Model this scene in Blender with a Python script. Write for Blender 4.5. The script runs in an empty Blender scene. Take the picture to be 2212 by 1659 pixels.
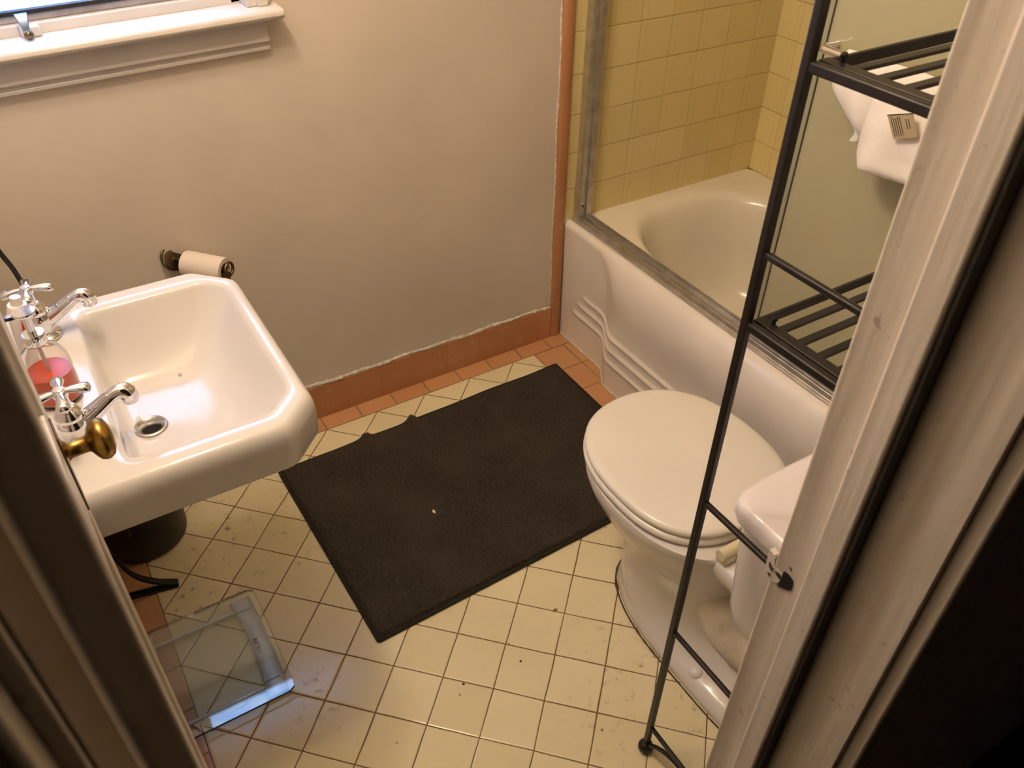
import bpy, bmesh, math, random
import numpy as np
from mathutils import Matrix, Vector, noise
random.seed(4)
SC = bpy.context.scene
COL = SC.collection

# ------------------------------------------------------------------ camera
cam_d = bpy.data.cameras.new('camera')
cam = bpy.data.objects.new('camera', cam_d); COL.objects.link(cam)
R = [(0.85287224, -0.52189201, 0.01541682), (-0.31920099, -0.54454786, -0.77561483), (0.41318238, 0.65657929, -0.63101819)]
CP = (-1.2906, -1.7928, 1.5722)
right, up, back = R[0], [-c for c in R[1]], [-c for c in R[2]]
cam.matrix_world = Matrix(((right[0], up[0], back[0], CP[0]), (right[1], up[1], back[1], CP[1]), (right[2], up[2], back[2], CP[2]), (0, 0, 0, 1)))
cam_d.sensor_width = 36; cam_d.lens = 1771.05 / 2212 * 36
cam_d.clip_start = 0.02
cam_d.dof.use_dof = True; cam_d.dof.focus_distance = 1.75; cam_d.dof.aperture_fstop = 13
SC.camera = cam

# ------------------------------------------------------------------ world, lamps, exposure
w = bpy.data.worlds.new('outside_sky'); SC.world = w; w.use_nodes = True
wt = w.node_tree; bg = wt.nodes['Background']
sky = wt.nodes.new('ShaderNodeTexSky'); sky.sky_type = 'NISHITA'; sky.sun_disc = False
sky.sun_elevation = math.radians(28); sky.sun_rotation = math.radians(200)
wt.links.new(sky.outputs[0], bg.inputs[0]); bg.inputs[1].default_value = 0.55

def lamp(name, kind, loc, energy, color, **k):
    d = bpy.data.lights.new(name, kind); d.energy = energy; d.color = color
    for a, b in k.items(): setattr(d, a, b)
    o = bpy.data.objects.new(name, d); COL.objects.link(o); o.location = loc
    return o
LAMP_POS = [(-1.15, -0.84, 2.14), (-1.15, -0.62, 2.14)]
for i, p in enumerate(LAMP_POS):
    lamp('vanity_bulb', 'POINT', p, 14.0, (1.0, 0.79, 0.585), shadow_soft_size=0.05)
por = lamp('window_daylight', 'AREA', (-1.13, 0.13, 1.30), 5.0, (0.48, 0.65, 1.0), shape='RECTANGLE', size=0.60, size_y=0.36)
por.rotation_euler = (math.radians(-90), 0, 0)
SC.view_settings.view_transform = 'Standard'; SC.view_settings.look = 'None'
SC.view_settings.exposure = 0.38; SC.view_settings.gamma = 1.0; SC.view_settings.use_curve_mapping = False

# ------------------------------------------------------------------ node helpers
class NT:
    def __init__(s, name):
        s.m = bpy.data.materials.new(name); s.m.use_nodes = True
        s.t = s.m.node_tree; s.b = s.t.nodes['Principled BSDF']
    def n(s, kind, **k):
        x = s.t.nodes.new('ShaderNode' + kind)
        for a, b in k.items(): setattr(x, a, b)
        return x
    def l(s, a, b): s.t.links.new(a, b)
    def put(s, inp, v):
        if isinstance(v, bpy.types.NodeSocket): s.l(v, inp)
        else: inp.default_value = v
    def math(s, op, a, b=0.0, c=None):
        x = s.n('Math', operation=op); s.put(x.inputs[0], a); s.put(x.inputs[1], b)
        if c is not None: s.put(x.inputs[2], c)
        return x.outputs[0]
    def mix(s, f, a, b):
        x = s.n('Mix', data_type='RGBA'); s.put(x.inputs[0], f)
        s.put(x.inputs[6], a if isinstance(a, bpy.types.NodeSocket) else (*a, 1)); s.put(x.inputs[7], b if isinstance(b, bpy.types.NodeSocket) else (*b, 1))
        return x.outputs[2]
    def noise(s, scale, detail=3, vec=None, rough=0.5):
        x = s.n('TexNoise'); x.inputs['Scale'].default_value = scale; x.inputs['Detail'].default_value = detail; x.inputs['Roughness'].default_value = rough
        s.l(vec if vec is not None else s.coord(), x.inputs['Vector']); return x.outputs['Fac']
    def coord(s):
        if not hasattr(s, '_c'): s._c = s.n('NewGeometry').outputs['Position'] if getattr(s, 'world', False) else s.n('TexCoord').outputs['Object']
        return s._c
    def ramp(s, f, lo, hi, a=0.0, b=1.0):
        x = s.n('MapRange', interpolation_type='SMOOTHSTEP'); s.put(x.inputs[0], f)
        for i, v in enumerate((lo, hi, a, b)): x.inputs[i + 1].default_value = v
        return x.outputs[0]
    def bump(s, h, strength=0.3, dist=0.001):
        x = s.n('Bump'); x.inputs['Strength'].default_value = strength; x.inputs['Distance'].default_value = dist
        s.l(h, x.inputs['Height']); s.l(x.outputs[0], s.b.inputs['Normal']); return x
    def set(s, **k):
        names = dict(color='Base Color', rough='Roughness', metal='Metallic', trans='Transmission Weight', ior='IOR', coat='Coat Weight', sheen='Sheen Weight', spec='Specular IOR Level', coatr='Coat Roughness', sss='Subsurface Weight')
        for a, v in k.items():
            if a == 'color' and not isinstance(v, bpy.types.NodeSocket): v = (*v, 1)
            s.put(s.b.inputs[names[a]], v)
        return s

def simple(name, color, rough=0.5, metal=0.0, var=0.0, vscale=8, bscale=0, bstr=0.2, bdist=0.0005, **k):
    m = NT(name)
    if var:
        f = m.noise(vscale, 5)
        c = m.mix(m.ramp(f, 0.3, 0.7), tuple(x * (1 - var) for x in color), tuple(min(1, x * (1 + var * 0.5)) for x in color))
        m.set(color=c)
    else: m.set(color=color)
    m.set(rough=rough, metal=metal, **k)
    if bscale: m.bump(m.noise(bscale, 3), bstr, bdist)
    return m.m

M = {}
M['paint'] = simple('wall_paint', (0.70, 0.62, 0.52), 0.55, var=0.07, vscale=2.5, bscale=18, bstr=0.35, bdist=0.004)
M['gloss_paint'] = simple('gloss_white_paint', (0.66, 0.62, 0.57), 0.34, var=0.05, vscale=9, bscale=35, bstr=0.35, bdist=0.002)
M['ceiling'] = simple('ceiling_paint', (0.72, 0.68, 0.62), 0.8, bscale=20)
M['porcelain'] = simple('porcelain', (0.70, 0.67, 0.63), 0.13, var=0.03, vscale=6)
M['enamel'] = simple('tub_enamel', (0.88, 0.83, 0.70), 0.16, var=0.04, vscale=5, coat=0.2)
M['enamel_out'] = simple('tub_enamel_outer', (0.81, 0.76, 0.70), 0.22, var=0.05, vscale=5, bscale=7, bstr=0.1, bdist=0.003)
M['seat'] = simple('seat_plastic', (0.80, 0.76, 0.68), 0.25, var=0.03, vscale=4)
M['old_plastic'] = simple('yellowed_plastic', (0.70, 0.62, 0.42), 0.4)
M['chrome'] = simple('chrome', (0.80, 0.80, 0.82), 0.07, 1.0)
M['drain_metal'] = simple('worn_drain_metal', (0.62, 0.60, 0.58), 0.25, 1.0, var=0.3, vscale=60)
M['rust'] = simple('rust_stain', (0.36, 0.20, 0.07), 0.6, var=0.3, vscale=90)
M['hole'] = simple('dark_hole', (0.006, 0.005, 0.004), 0.9)
M['black_metal'] = simple('black_powder_coat', (0.018, 0.015, 0.014), 0.42, 0.3, var=0.3, vscale=40)
M['aluminium'] = simple('dull_aluminium', (0.58, 0.56, 0.52), 0.36, 0.85, var=0.18, vscale=30, bscale=60, bstr=0.1)
M['brass'] = simple('old_brass', (0.38, 0.24, 0.06), 0.30, 1.0, var=0.55, vscale=55, bscale=70, bstr=0.15)
M['dark_brass'] = simple('antique_bronze', (0.20, 0.15, 0.09), 0.32, 1.0, var=0.4, vscale=60)
M['mat_edge'] = simple('mat_binding', (0.018, 0.014, 0.010), 0.9, bscale=400, bstr=0.5)
M['black_plastic'] = simple('black_plastic', (0.004, 0.003, 0.003), 0.45)
M['black_cloth'] = simple('black_rubber', (0.004, 0.004, 0.004), 0.6)
M['silver'] = simple('silver_plastic', (0.62, 0.63, 0.66), 0.35, 0.3, var=0.15, vscale=20)
M['dark_text'] = simple('dark_print', (0.03, 0.03, 0.03), 0.6)
M['paper'] = simple('tissue_paper', (0.80, 0.72, 0.64), 0.9, bscale=120, bstr=0.2)
M['towel'] = simple('white_terry', (0.80, 0.76, 0.70), 0.95, bscale=420, bstr=0.6, bdist=0.0012, sheen=0.3)
M['tag'] = simple('care_tag', (0.40, 0.32, 0.20), 0.7)
M['gasket'] = simple('black_gasket', (0.012, 0.010, 0.012), 0.6)
M['sash'] = simple('grey_steel_sash', (0.38, 0.36, 0.40), 0.4, var=0.25, vscale=25, bscale=30)
M['latch'] = simple('blue_grey_latch', (0.22, 0.30, 0.45), 0.25, 0.7)
M['tube_white'] = simple('white_tube', (0.78, 0.74, 0.70), 0.35)
M['red'] = simple('red_print', (0.62, 0.01, 0.015), 0.35)
M['green'] = simple('green_print', (0.02, 0.26, 0.12), 0.35)
M['wood'] = simple('pale_wood', (0.50, 0.38, 0.22), 0.6)
M['caulk'] = simple('rough_white_caulk', (0.70, 0.66, 0.58), 0.8, var=0.3, vscale=60, bscale=90, bstr=0.8, bdist=0.003)
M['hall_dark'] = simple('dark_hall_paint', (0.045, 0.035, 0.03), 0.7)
M['lamp_glass'] = None

def glassy(name, color, rough, ior=1.45):
    m = NT(name); m.set(color=color, rough=rough, trans=1.0, ior=ior); return m.m
M['clear'] = glassy('clear_bottle', (0.97, 0.95, 0.95), 0.02, 1.3)
M['soap'] = simple('red_soap', (0.95, 0.13, 0.035), 0.25)
def thin_glass(name, tint, gloss, frost=None):
    m = NT(name); t = m.t; out = t.nodes['Material Output']
    tr = m.n('BsdfTransparent'); tr.inputs[0].default_value = (*tint, 1)
    gl = m.n('BsdfGlossy'); gl.inputs['Roughness'].default_value = gloss
    fr = m.n('Fresnel'); fr.inputs[0].default_value = 1.5
    mx = m.n('MixShader'); m.l(fr.outputs[0], mx.inputs[0]); m.l(gl.outputs[0], mx.inputs[2])
    if frost:
        tl = m.n('BsdfTranslucent'); tl.inputs[0].default_value = (*frost, 1)
        df = m.n('BsdfDiffuse'); df.inputs[0].default_value = (*frost, 1)
        a = m.n('MixShader'); a.inputs[0].default_value = 0.45; m.l(tl.outputs[0], a.inputs[1]); m.l(df.outputs[0], a.inputs[2])
        b = m.n('MixShader'); b.inputs[0].default_value = 0.10; m.l(a.outputs[0], b.inputs[1]); m.l(tr.outputs[0], b.inputs[2])
        m.l(b.outputs[0], mx.inputs[1])
    else: m.l(tr.outputs[0], mx.inputs[1])
    m.l(mx.outputs[0], out.inputs[0]); return m.m
M['plate_glass'] = thin_glass('scale_glass', (0.95, 0.975, 0.955), 0.02)
def pane_mat():
    m = NT('textured_window_glass'); out = m.t.nodes['Material Output']
    mp = m.n('Mapping'); m.l(m.coord(), mp.inputs[0]); mp.inputs['Scale'].default_value = (5, 1, 16); mp.inputs['Rotation'].default_value = (0, 0.5, 0)
    f = m.ramp(m.noise(2.5, 4, vec=mp.outputs[0]), 0.38, 0.62)
    tl = m.n('BsdfTranslucent'); m.l(m.mix(f, (0.55, 0.72, 0.92), (0.92, 0.96, 1.0)), tl.inputs[0])
    gl = m.n('BsdfGlossy'); gl.inputs['Roughness'].default_value = 0.1
    mx = m.n('MixShader'); mx.inputs[0].default_value = 0.05; m.l(tl.outputs[0], mx.inputs[1]); m.l(gl.outputs[0], mx.inputs[2]); m.l(mx.outputs[0], out.inputs[0]); return m.m
M['pane'] = pane_mat()
M['frosted'] = thin_glass('obscure_glass', (0.75, 0.80, 0.66), 0.12, (0.84, 0.80, 0.54))
M['glass_edge'] = simple('green_glass_edge', (0.13, 0.15, 0.09), 0.2)

T = 0.1095
def grid_dist(m, v, off, pitch=T):
    """distance (metres) to the nearest line of a family v = off + k*pitch, and the cell number"""
    q = m.math('DIVIDE', m.math('SUBTRACT', v, off), pitch)
    fl = m.math('FLOOR', q); fr = m.math('FRACT', q)
    d = m.math('MULTIPLY', m.math('MINIMUM', fr, m.math('SUBTRACT', 1.0, fr)), pitch)
    return d, fl
def cellrand(m, a, b):
    c = m.n('CombineXYZ'); m.l(a, c.inputs[0]); m.l(b, c.inputs[1])
    x = m.n('TexWhiteNoise', noise_dimensions='2D'); m.l(c.outputs[0], x.inputs['Vector']); return x.outputs['Value']

# floor: cream tiles laid diagonally inside a border of square terracotta tiles
def floor_mat():
    m = NT('floor_tiles'); sp = m.n('SeparateXYZ'); m.l(m.coord(), sp.inputs[0]); x, y = sp.outputs[0], sp.outputs[1]
    X = m.math('ADD', x, 1.13); Y = m.math('ADD', y, 0.6863)
    wob = m.math('MULTIPLY', m.math('SUBTRACT', m.noise(9, 2), 0.5), 0.004)
    u = m.math('ADD', m.math('MULTIPLY', m.math('SUBTRACT', X, Y), 0.70711), wob)
    v = m.math('ADD', m.math('MULTIPLY', m.math('ADD', X, Y), 0.70711), wob)
    du, cu = grid_dist(m, u, 0.0); dv, cv = grid_dist(m, v, 0.0)
    dc = m.math('MINIMUM', du, dv)
    bx, cbx = grid_dist(m, x, -0.055, 0.1090); by, cby = grid_dist(m, y, -0.0672, 0.1085)
    far = m.math('GREATER_THAN', y, -0.067)
    lft = m.math('LESS_THAN', x, -1.362); rgt = m.math('GREATER_THAN', x, -0.124)
    side = m.math('MULTIPLY', m.math('MAXIMUM', lft, rgt), m.math('SUBTRACT', 1.0, far))
    bor = m.math('MAXIMUM', far, side)
    # distance to the border's own long joints
    e1 = m.math('ABSOLUTE', m.math('ADD', y, 0.067))
    inx = m.math('GREATER_THAN', x, -1.362)
    e2 = m.math('ADD', m.math('ABSOLUTE', m.math('ADD', x, 0.124)), m.math('MULTIPLY', far, 1.0))
    e3 = m.math('ADD', m.math('ABSOLUTE', m.math('ADD', x, 1.362)), m.math('MULTIPLY', far, 1.0))
    e4 = m.math('ADD', m.math('ABSOLUTE', m.math('ADD', x, 0.013)), m.math('MULTIPLY', far, 1.0))
    long_ = m.math('MINIMUM', m.math('MINIMUM', e1, e2), m.math('MINIMUM', e3, e4))
    sm = lambda f, a, b: m.math('ADD', m.math('MULTIPLY', f, a), m.math('MULTIPLY', m.math('SUBTRACT', 1.0, f), b))
    d = sm(bor, sm(far, bx, by), dc)
    d = m.math('MINIMUM', d, long_)
    gw = m.math('ADD', 0.0002, m.math('MULTIPLY', m.noise(5, 3), 0.0016))
    grout = m.math('SUBTRACT', 1.0, m.ramp(m.math('SUBTRACT', d, gw), -0.0002, 0.0009))
    rnd = cellrand(m, cu, cv); rb = cellrand(m, sm(far, cbx, cby), bor)
    cream = m.mix(rnd, (0.76, 0.68, 0.43), (0.83, 0.75, 0.50))
    orange = m.mix(rb, (0.55, 0.27, 0.125), (0.64, 0.33, 0.16))
    base = m.mix(bor, cream, orange)
    # wear: brown scuffs and specks, strongest by the toilet foot and the left side under the basin
    n1 = m.ramp(m.noise(34, 9, rough=0.72), 0.54, 0.72)
    def near(cx, cy, r):
        dx = m.math('SUBTRACT', x, cx); dy = m.math('SUBTRACT', y, cy)
        return m.ramp(m.math('SQRT', m.math('ADD', m.math('MULTIPLY', dx, dx), m.math('MULTIPLY', dy, dy))), r * 0.3, r, 1, 0)
    zone = m.math('MAXIMUM', m.math('MAXIMUM', near(-0.50, -1.2, 0.30), near(-1.2, -0.35, 0.33)), near(-1.18, -0.82, 0.15))
    stain = m.math('MULTIPLY', n1, m.math('ADD', 0.06, m.math('MULTIPLY', zone, 0.80)))
    base = m.mix(stain, base, (0.10, 0.065, 0.025))
    n2 = m.ramp(m.noise(3.5, 4), 0.35, 0.8)
    base = m.mix(m.math('MULTIPLY', n2, 0.22), base, (0.45, 0.40, 0.24))
    vor = m.n('TexVoronoi'); vor.inputs['Scale'].default_value = 17; m.l(m.coord(), vor.inputs['Vector'])
    speck = m.math('MULTIPLY', m.ramp(vor.outputs['Distance'], 0.035, 0.07, 1, 0), m.ramp(m.noise(7, 2), 0.52, 0.6))
    base = m.mix(speck, base, (0.05, 0.03, 0.015))
    col = m.mix(grout, base, m.mix(m.noise(12, 2), (0.11, 0.06, 0.025), (0.22, 0.13, 0.055)))
    rough = m.math('ADD', 0.21, m.math('MULTIPLY', m.math('MAXIMUM', grout, stain), 0.5))
    m.set(color=col, rough=rough, spec=0.5)
    h = m.math('ADD', m.ramp(d, 0.0, 0.005), m.math('MULTIPLY', m.noise(14, 2), 0.35))
    m.bump(h, 0.45, 0.0016); return m.m
M['floor'] = floor_mat()

def wall_tile_mat(name, axis, hoff, voff=0.5106):
    """glazed yellow wall tile; axis = horizontal coordinate (0 x, 1 y)"""
    m = NT(name); sp = m.n('SeparateXYZ'); m.l(m.coord(), sp.inputs[0]); h = sp.outputs[axis]; z = sp.outputs[2]
    dh, ch = grid_dist(m, h, hoff); dz, cz = grid_dist(m, z, voff)
    dh2, _ = grid_dist(m, h, hoff + 0.019)
    g1 = m.ramp(dz, 0.0005, 0.0016, 1, 0); g2 = m.ramp(dh, 0.0002, 0.0012, 0.6, 0); g3 = m.ramp(dh2, 0.0002, 0.0010, 0.28, 0)
    g = m.math('MAXIMUM', m.math('MULTIPLY', g1, 0.85), m.math('MAXIMUM', g2, g3))
    g = m.math('MULTIPLY', g, m.ramp(m.noise(6, 3), 0.3, 0.6, 0.55, 1.0))
    base = m.mix(cellrand(m, ch, cz), (0.74, 0.61, 0.28), (0.80, 0.67, 0.33))
    base = m.mix(m.math('MULTIPLY', m.ramp(m.noise(3, 3), 0.35, 0.75), 0.22), base, (0.70, 0.66, 0.32))
    col = m.mix(g, base, (0.28, 0.19, 0.06))
    m.set(color=col, rough=0.24)
    hh = m.math('ADD', m.math('MINIMUM', m.ramp(dz, 0, 0.005), m.ramp(dh, 0, 0.004)), m.math('MULTIPLY', m.noise(12, 2), 0.25))
    m.bump(hh, 0.4, 0.0012); return m.m
M['tile_far'] = wall_tile_mat('yellow_tile_far', 0, 0.22)
M['tile_right'] = wall_tile_mat('yellow_tile_right', 1, -0.09)

def orange_mat(name, axis, off, pitch):
    m = NT(name); sp = m.n('SeparateXYZ'); m.l(m.coord(), sp.inputs[0])
    d, c = grid_dist(m, sp.outputs[axis], off, pitch)
    rb = cellrand(m, c, m.math('MULTIPLY', c, 0.0))
    base = m.mix(rb, (0.42, 0.19, 0.08), (0.48, 0.225, 0.10))
    base = m.mix(m.math('MULTIPLY', m.ramp(m.noise(40, 5), 0.6, 0.72), 0.35), base, (0.62, 0.42, 0.28))
    g = m.ramp(d, 0.0003, 0.0012, 1, 0)
    m.set(color=m.mix(m.math('MULTIPLY', g, 0.35), base, (0.66, 0.36, 0.20) if axis == 2 else (0.20, 0.09, 0.035)), rough=0.28); m.bump(m.ramp(d, 0, 0.004), 0.4, 0.001)
    return m.m
M['orange_base'] = orange_mat('terracotta_baseboard', 0, -0.075, 0.109)
M['orange_trim'] = orange_mat('terracotta_trim', 2, 0.185, 0.152)

def rug_mat():
    m = NT('brown_chenille'); f = m.noise(7, 5); g = m.noise(160, 3)
    c = m.mix(m.ramp(f, 0.35, 0.7), (0.026, 0.018, 0.011), (0.046, 0.034, 0.022))
    c = m.mix(m.ramp(g, 0.4, 0.75), c, (0.058, 0.045, 0.030))
    m.set(color=c, rough=0.95, sheen=0.05); m.bump(g, 0.6, 0.001); return m.m
M['rug'] = rug_mat()
def jamb_mat():
    m = NT('old_jamb_paint'); mp = m.n('Mapping'); m.l(m.coord(), mp.inputs[0]); mp.inputs['Scale'].default_value = (26, 26, 1.4)
    f = m.noise(3.0, 4, vec=mp.outputs[0]); g = m.noise(70, 4)
    c = m.mix(m.ramp(f, 0.35, 0.7), (0.60, 0.54, 0.46), (0.72, 0.66, 0.58))
    c = m.mix(m.math('MULTIPLY', m.ramp(g, 0.66, 0.74), 0.5), c, (0.25, 0.20, 0.15))
    m.set(color=c, rough=0.45); m.bump(m.math('ADD', f, m.math('MULTIPLY', g, 0.3)), 0.5, 0.002); return m.m
M['jamb'] = jamb_mat()
def screen_mat():
    m = NT('insect_screen'); out = m.t.nodes['Material Output']
    tr = m.n('BsdfTransparent'); df = m.n('BsdfDiffuse'); df.inputs[0].default_value = (0.35, 0.38, 0.42, 1)
    mx = m.n('MixShader'); mx.inputs[0].default_value = 0.35; m.l(tr.outputs[0], mx.inputs[1]); m.l(df.outputs[0], mx.inputs[2]); m.l(mx.outputs[0], out.inputs[0]); return m.m
M['screen'] = screen_mat()

# ------------------------------------------------------------------ object helpers
def link(name, mesh, mat, parent=None, smooth=False, loc=None, ang=40):
    o = bpy.data.objects.new(name, mesh); COL.objects.link(o)
    if mat is not None:
        for mm in (mat if isinstance(mat, (list, tuple)) else [mat]): mesh.materials.append(mm)
    if parent is not None: o.parent = parent
    if smooth:
        mesh.polygons.foreach_set('use_smooth', [True] * len(mesh.polygons))
        try: mesh.set_sharp_from_angle(angle=math.radians(ang))
        except Exception: pass
    if loc: o.location = loc
    return o
class MB:
    def __init__(s): s.v = []; s.f = []
    def add(s, vs, fs):
        n = len(s.v); s.v += [tuple(v) for v in vs]; s.f += [tuple(i + n for i in f) for f in fs]; return s
    def box(s, x0, x1, y0, y1, z0, z1):
        return s.add([(x0, y0, z0), (x1, y0, z0), (x1, y1, z0), (x0, y1, z0), (x0, y0, z1), (x1, y0, z1), (x1, y1, z1), (x0, y1, z1)],
                     [(0, 3, 2, 1), (4, 5, 6, 7), (0, 1, 5, 4), (1, 2, 6, 5), (2, 3, 7, 6), (3, 0, 4, 7)])
    def rings(s, rings, closed=True, cap0=True, cap1=True):
        n = len(rings[0]); vs = [p for r in rings for p in r]; fs = []
        for i in range(len(rings) - 1):
            for j in range(n if closed else n - 1):
                a, b = i * n + j, i * n + (j + 1) % n; fs.append((a, b, b + n, a + n))
        if cap0: fs.append(tuple(reversed(range(n))))
        if cap1: fs.append(tuple(range((len(rings) - 1) * n, len(rings) * n)))
        return s.add(vs, fs)
    def tube(s, path, r, n=14, flat=1.0, cap=True):
        P = [Vector(p) for p in path]; rad = r if isinstance(r, (list, tuple)) else [r] * len(P)
        rings = []; t0 = (P[1] - P[0]).normalized(); ref = Vector((0, 0, 1)) if abs(t0.z) < 0.9 else Vector((0, 1, 0))
        nx = t0.cross(ref).normalized()
        for i, p in enumerate(P):
            t = ((P[min(i + 1, len(P) - 1)] - P[i]).normalized() + (P[i] - P[max(i - 1, 0)]).normalized()).normalized()
            nx = (nx - t * nx.dot(t)).normalized(); ny = t.cross(nx)
            rings.append([p + nx * math.cos(a) * rad[i] + ny * math.sin(a) * rad[i] * flat for a in [2 * math.pi * k / n for k in range(n)]])
        return s.rings(rings, True, cap, cap)
    def sqbar(s, p, q, w, h=None, upv=(0, 0, 1)):
        p, q = Vector(p), Vector(q); t = (q - p).normalized(); u_ = Vector(upv)
        if abs(t.dot(u_)) > 0.95: u_ = Vector((1, 0, 0))
        sx = t.cross(u_).normalized() * w / 2; sy = sx.cross(t).normalized() * (h or w) / 2
        r = lambda c: [c + sx + sy, c - sx + sy, c - sx - sy, c + sx - sy]
        return s.rings([r(p), r(q)])
    def lathe(s, prof, n=28, M_=None, cap=True):
        rings = [[(r * math.cos(2 * math.pi * k / n), r * math.sin(2 * math.pi * k / n), z) for k in range(n)] for r, z in prof]
        if M_ is not None: rings = [[M_ @ Vector(p) for p in r] for r in rings]
        return s.rings(rings, True, cap, cap)
    def grid(s, P, thick=0):
        n, m = len(P), len(P[0])
        s.add([p for r in P for p in r], [(i * m + j, i * m + j + 1, (i + 1) * m + j + 1, (i + 1) * m + j) for i in range(n - 1) for j in range(m - 1)])
        return s
    def build(s, name, mat, parent=None, smooth=False, bevel=0, seg=2, ang=40, loc=None):
        me = bpy.data.meshes.new(name); me.from_pydata([tuple(v) for v in s.v], [], s.f)
        bm = bmesh.new(); bm.from_mesh(me); bmesh.ops.recalc_face_normals(bm, faces=bm.faces); bm.to_mesh(me); bm.free()
        o = link(name, me, mat, parent, smooth or bevel > 0, loc, ang)
        if bevel:
            b = o.modifiers.new('bevel', 'BEVEL'); b.width = bevel; b.segments = seg; b.limit_method = 'ANGLE'; b.angle_limit = math.radians(35)
        return o
def tag(o, label=None, cat=None, group=None, kind=None):
    if label: o['label'] = label
    if cat: o['category'] = cat
    if group: o['group'] = group
    if kind: o['kind'] = kind
    return o
def thing(name, label, cat, loc=(0, 0, 0), rz=0, group=None):
    o = bpy.data.objects.new(name, None); COL.objects.link(o); o.empty_display_size = 0.05
    o.location = loc; o.rotation_euler = (0, 0, rz); return tag(o, label, cat, group)
def S(o): return tag(o, kind='structure')
def spline(pts, n):
    P = [Vector(p) for p in pts]; P = [P[0] * 2 - P[1]] + P + [P[-1] * 2 - P[-2]]; out = []
    for i in range(1, len(P) - 2):
        for k in range(n):
            t = k / n; a, b, c, d = P[i - 1:i + 3]
            out.append(0.5 * ((2 * b) + (c - a) * t + (2 * a - 5 * b + 4 * c - d) * t * t + (3 * b - a - 3 * c + d) * t ** 3))
    out.append(P[-2]); return out
def rp(theta, planes, p=18):
    """radius of a rounded convex outline given by half planes (angle in degrees, distance)"""
    s_ = 0.0
    for a, h in planes:
        c = math.cos(theta - math.radians(a)) / h
        if c > 0: s_ += c ** p
    return s_ ** (-1.0 / p)
def outline(c, planes, p=18, n=160, z=0.0, grow=0.0):
    return [(c[0] + (rp(t, planes, p) + grow) * math.cos(t), c[1] + (rp(t, planes, p) + grow) * math.sin(t), z) for t in [2 * math.pi * k / n for k in range(n)]]
def poly_outline(c, planes, rad, n=192, z=0.0, grow=0.0):
    P = sorted(planes); m_ = len(P); out = []
    hs = [(math.radians(a), h + grow - rad) for a, h in P]; V_ = []
    for i in range(m_):
        (a, h), (b, k) = hs[i], hs[(i + 1) % m_]
        det = math.sin(b - a); V_.append(((h * math.sin(b) - k * math.sin(a)) / det, (k * math.cos(a) - h * math.cos(b)) / det, a, b if b > a else b + 2 * math.pi))
    pts = []
    for x, y, a, b in V_:
        for q_ in range(9):
            t = a + (b - a) * q_ / 8; pts.append((x + rad * math.cos(t), y + rad * math.sin(t)))
    for k in range(n):
        t = 2 * math.pi * k / n; dx, dy = math.cos(t), math.sin(t); best = None
        for i in range(len(pts)):
            (x1, y1), (x2, y2) = pts[i], pts[(i + 1) % len(pts)]
            ex_, ey_ = x2 - x1, y2 - y1; den = dx * ey_ - dy * ex_
            if abs(den) < 1e-12: continue
            r = (x1 * ey_ - y1 * ex_) / den; u_ = (x1 * dy - y1 * dx) / den
            if r > 0 and -1e-6 <= u_ <= 1 + 1e-6: best = r if best is None else max(best, r)
        out.append((c[0] + best * dx, c[1] + best * dy, z))
    return out
def lerp(a, b, f): return tuple(x + (y - x) * f for x, y in zip(a, b))
def lerpring(A, B, f, z): return [(a[0] + (b[0] - a[0]) * f, a[1] + (b[1] - a[1]) * f, z) for a, b in zip(A, B)]

# ------------------------------------------------------------------ room shell
XL, XR, YN, H = -1.46, 0.762, -1.50, 2.35
S(MB().box(XL - 0.3, XR + 0.1, -1.565, 0.15, -0.06, 0.0).build('floor', M['floor']))
S(MB().box(XL - 0.9, XR + 0.1, -3.2, 0.35, H, H + 0.08).build('ceiling', M['ceiling']))
# far wall with the window opening (x -1.60..-0.80 is cut, so the wall right and below)
WX0, WX1, WZ0, WZ1 = -1.42, -0.80, 1.085, 2.0
S(MB().box(XL - 0.12, WX0, 0, 0.14, 0, H).box(WX1, XR + 0.1, 0, 0.14, 0, H).box(WX0, WX1, 0, 0.14, 0, WZ0).box(WX0, WX1, 0, 0.14, WZ1, H).build('wall_far', M['paint']))
S(MB().box(XL - 0.12, XL, YN - 0.115, 0.0, 0, H).build('wall_left', M['paint']))
S(MB().box(XR, XR + 0.1, -1.62, 0.0, 0, H).build('wall_right', M['paint']))
JL, JR = -1.335, -0.780      # faces of the two jambs
S(MB().box(XL, JL - 0.018, YN - 0.115, YN, 0, H).box(JR + 0.018, XR, YN - 0.115, YN, 0, H).box(JL - 0.018, JR + 0.018, YN - 0.115, YN, 2.05, H).build('wall_near', M['paint']))
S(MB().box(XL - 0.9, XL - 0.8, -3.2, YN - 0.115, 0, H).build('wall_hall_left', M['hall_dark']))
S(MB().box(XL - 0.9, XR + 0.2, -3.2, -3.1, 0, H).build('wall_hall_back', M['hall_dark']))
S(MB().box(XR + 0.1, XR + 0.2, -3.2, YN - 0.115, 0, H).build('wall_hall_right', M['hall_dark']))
# hall floor under the part left of the room
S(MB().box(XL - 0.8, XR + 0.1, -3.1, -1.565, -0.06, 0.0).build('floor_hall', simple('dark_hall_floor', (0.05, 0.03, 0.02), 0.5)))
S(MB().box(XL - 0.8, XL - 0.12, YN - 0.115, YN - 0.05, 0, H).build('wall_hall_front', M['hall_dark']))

# yellow tiled alcove
S(MB().box(-0.012, XR, -0.008, 0.0, 0.40, 2.1).build('wall_alcove_far', M['tile_far']))
S(MB().box(XR - 0.008, XR, -1.50, -0.008, 0.413, 2.1).build('wall_alcove_right', M['tile_right']))
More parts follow.
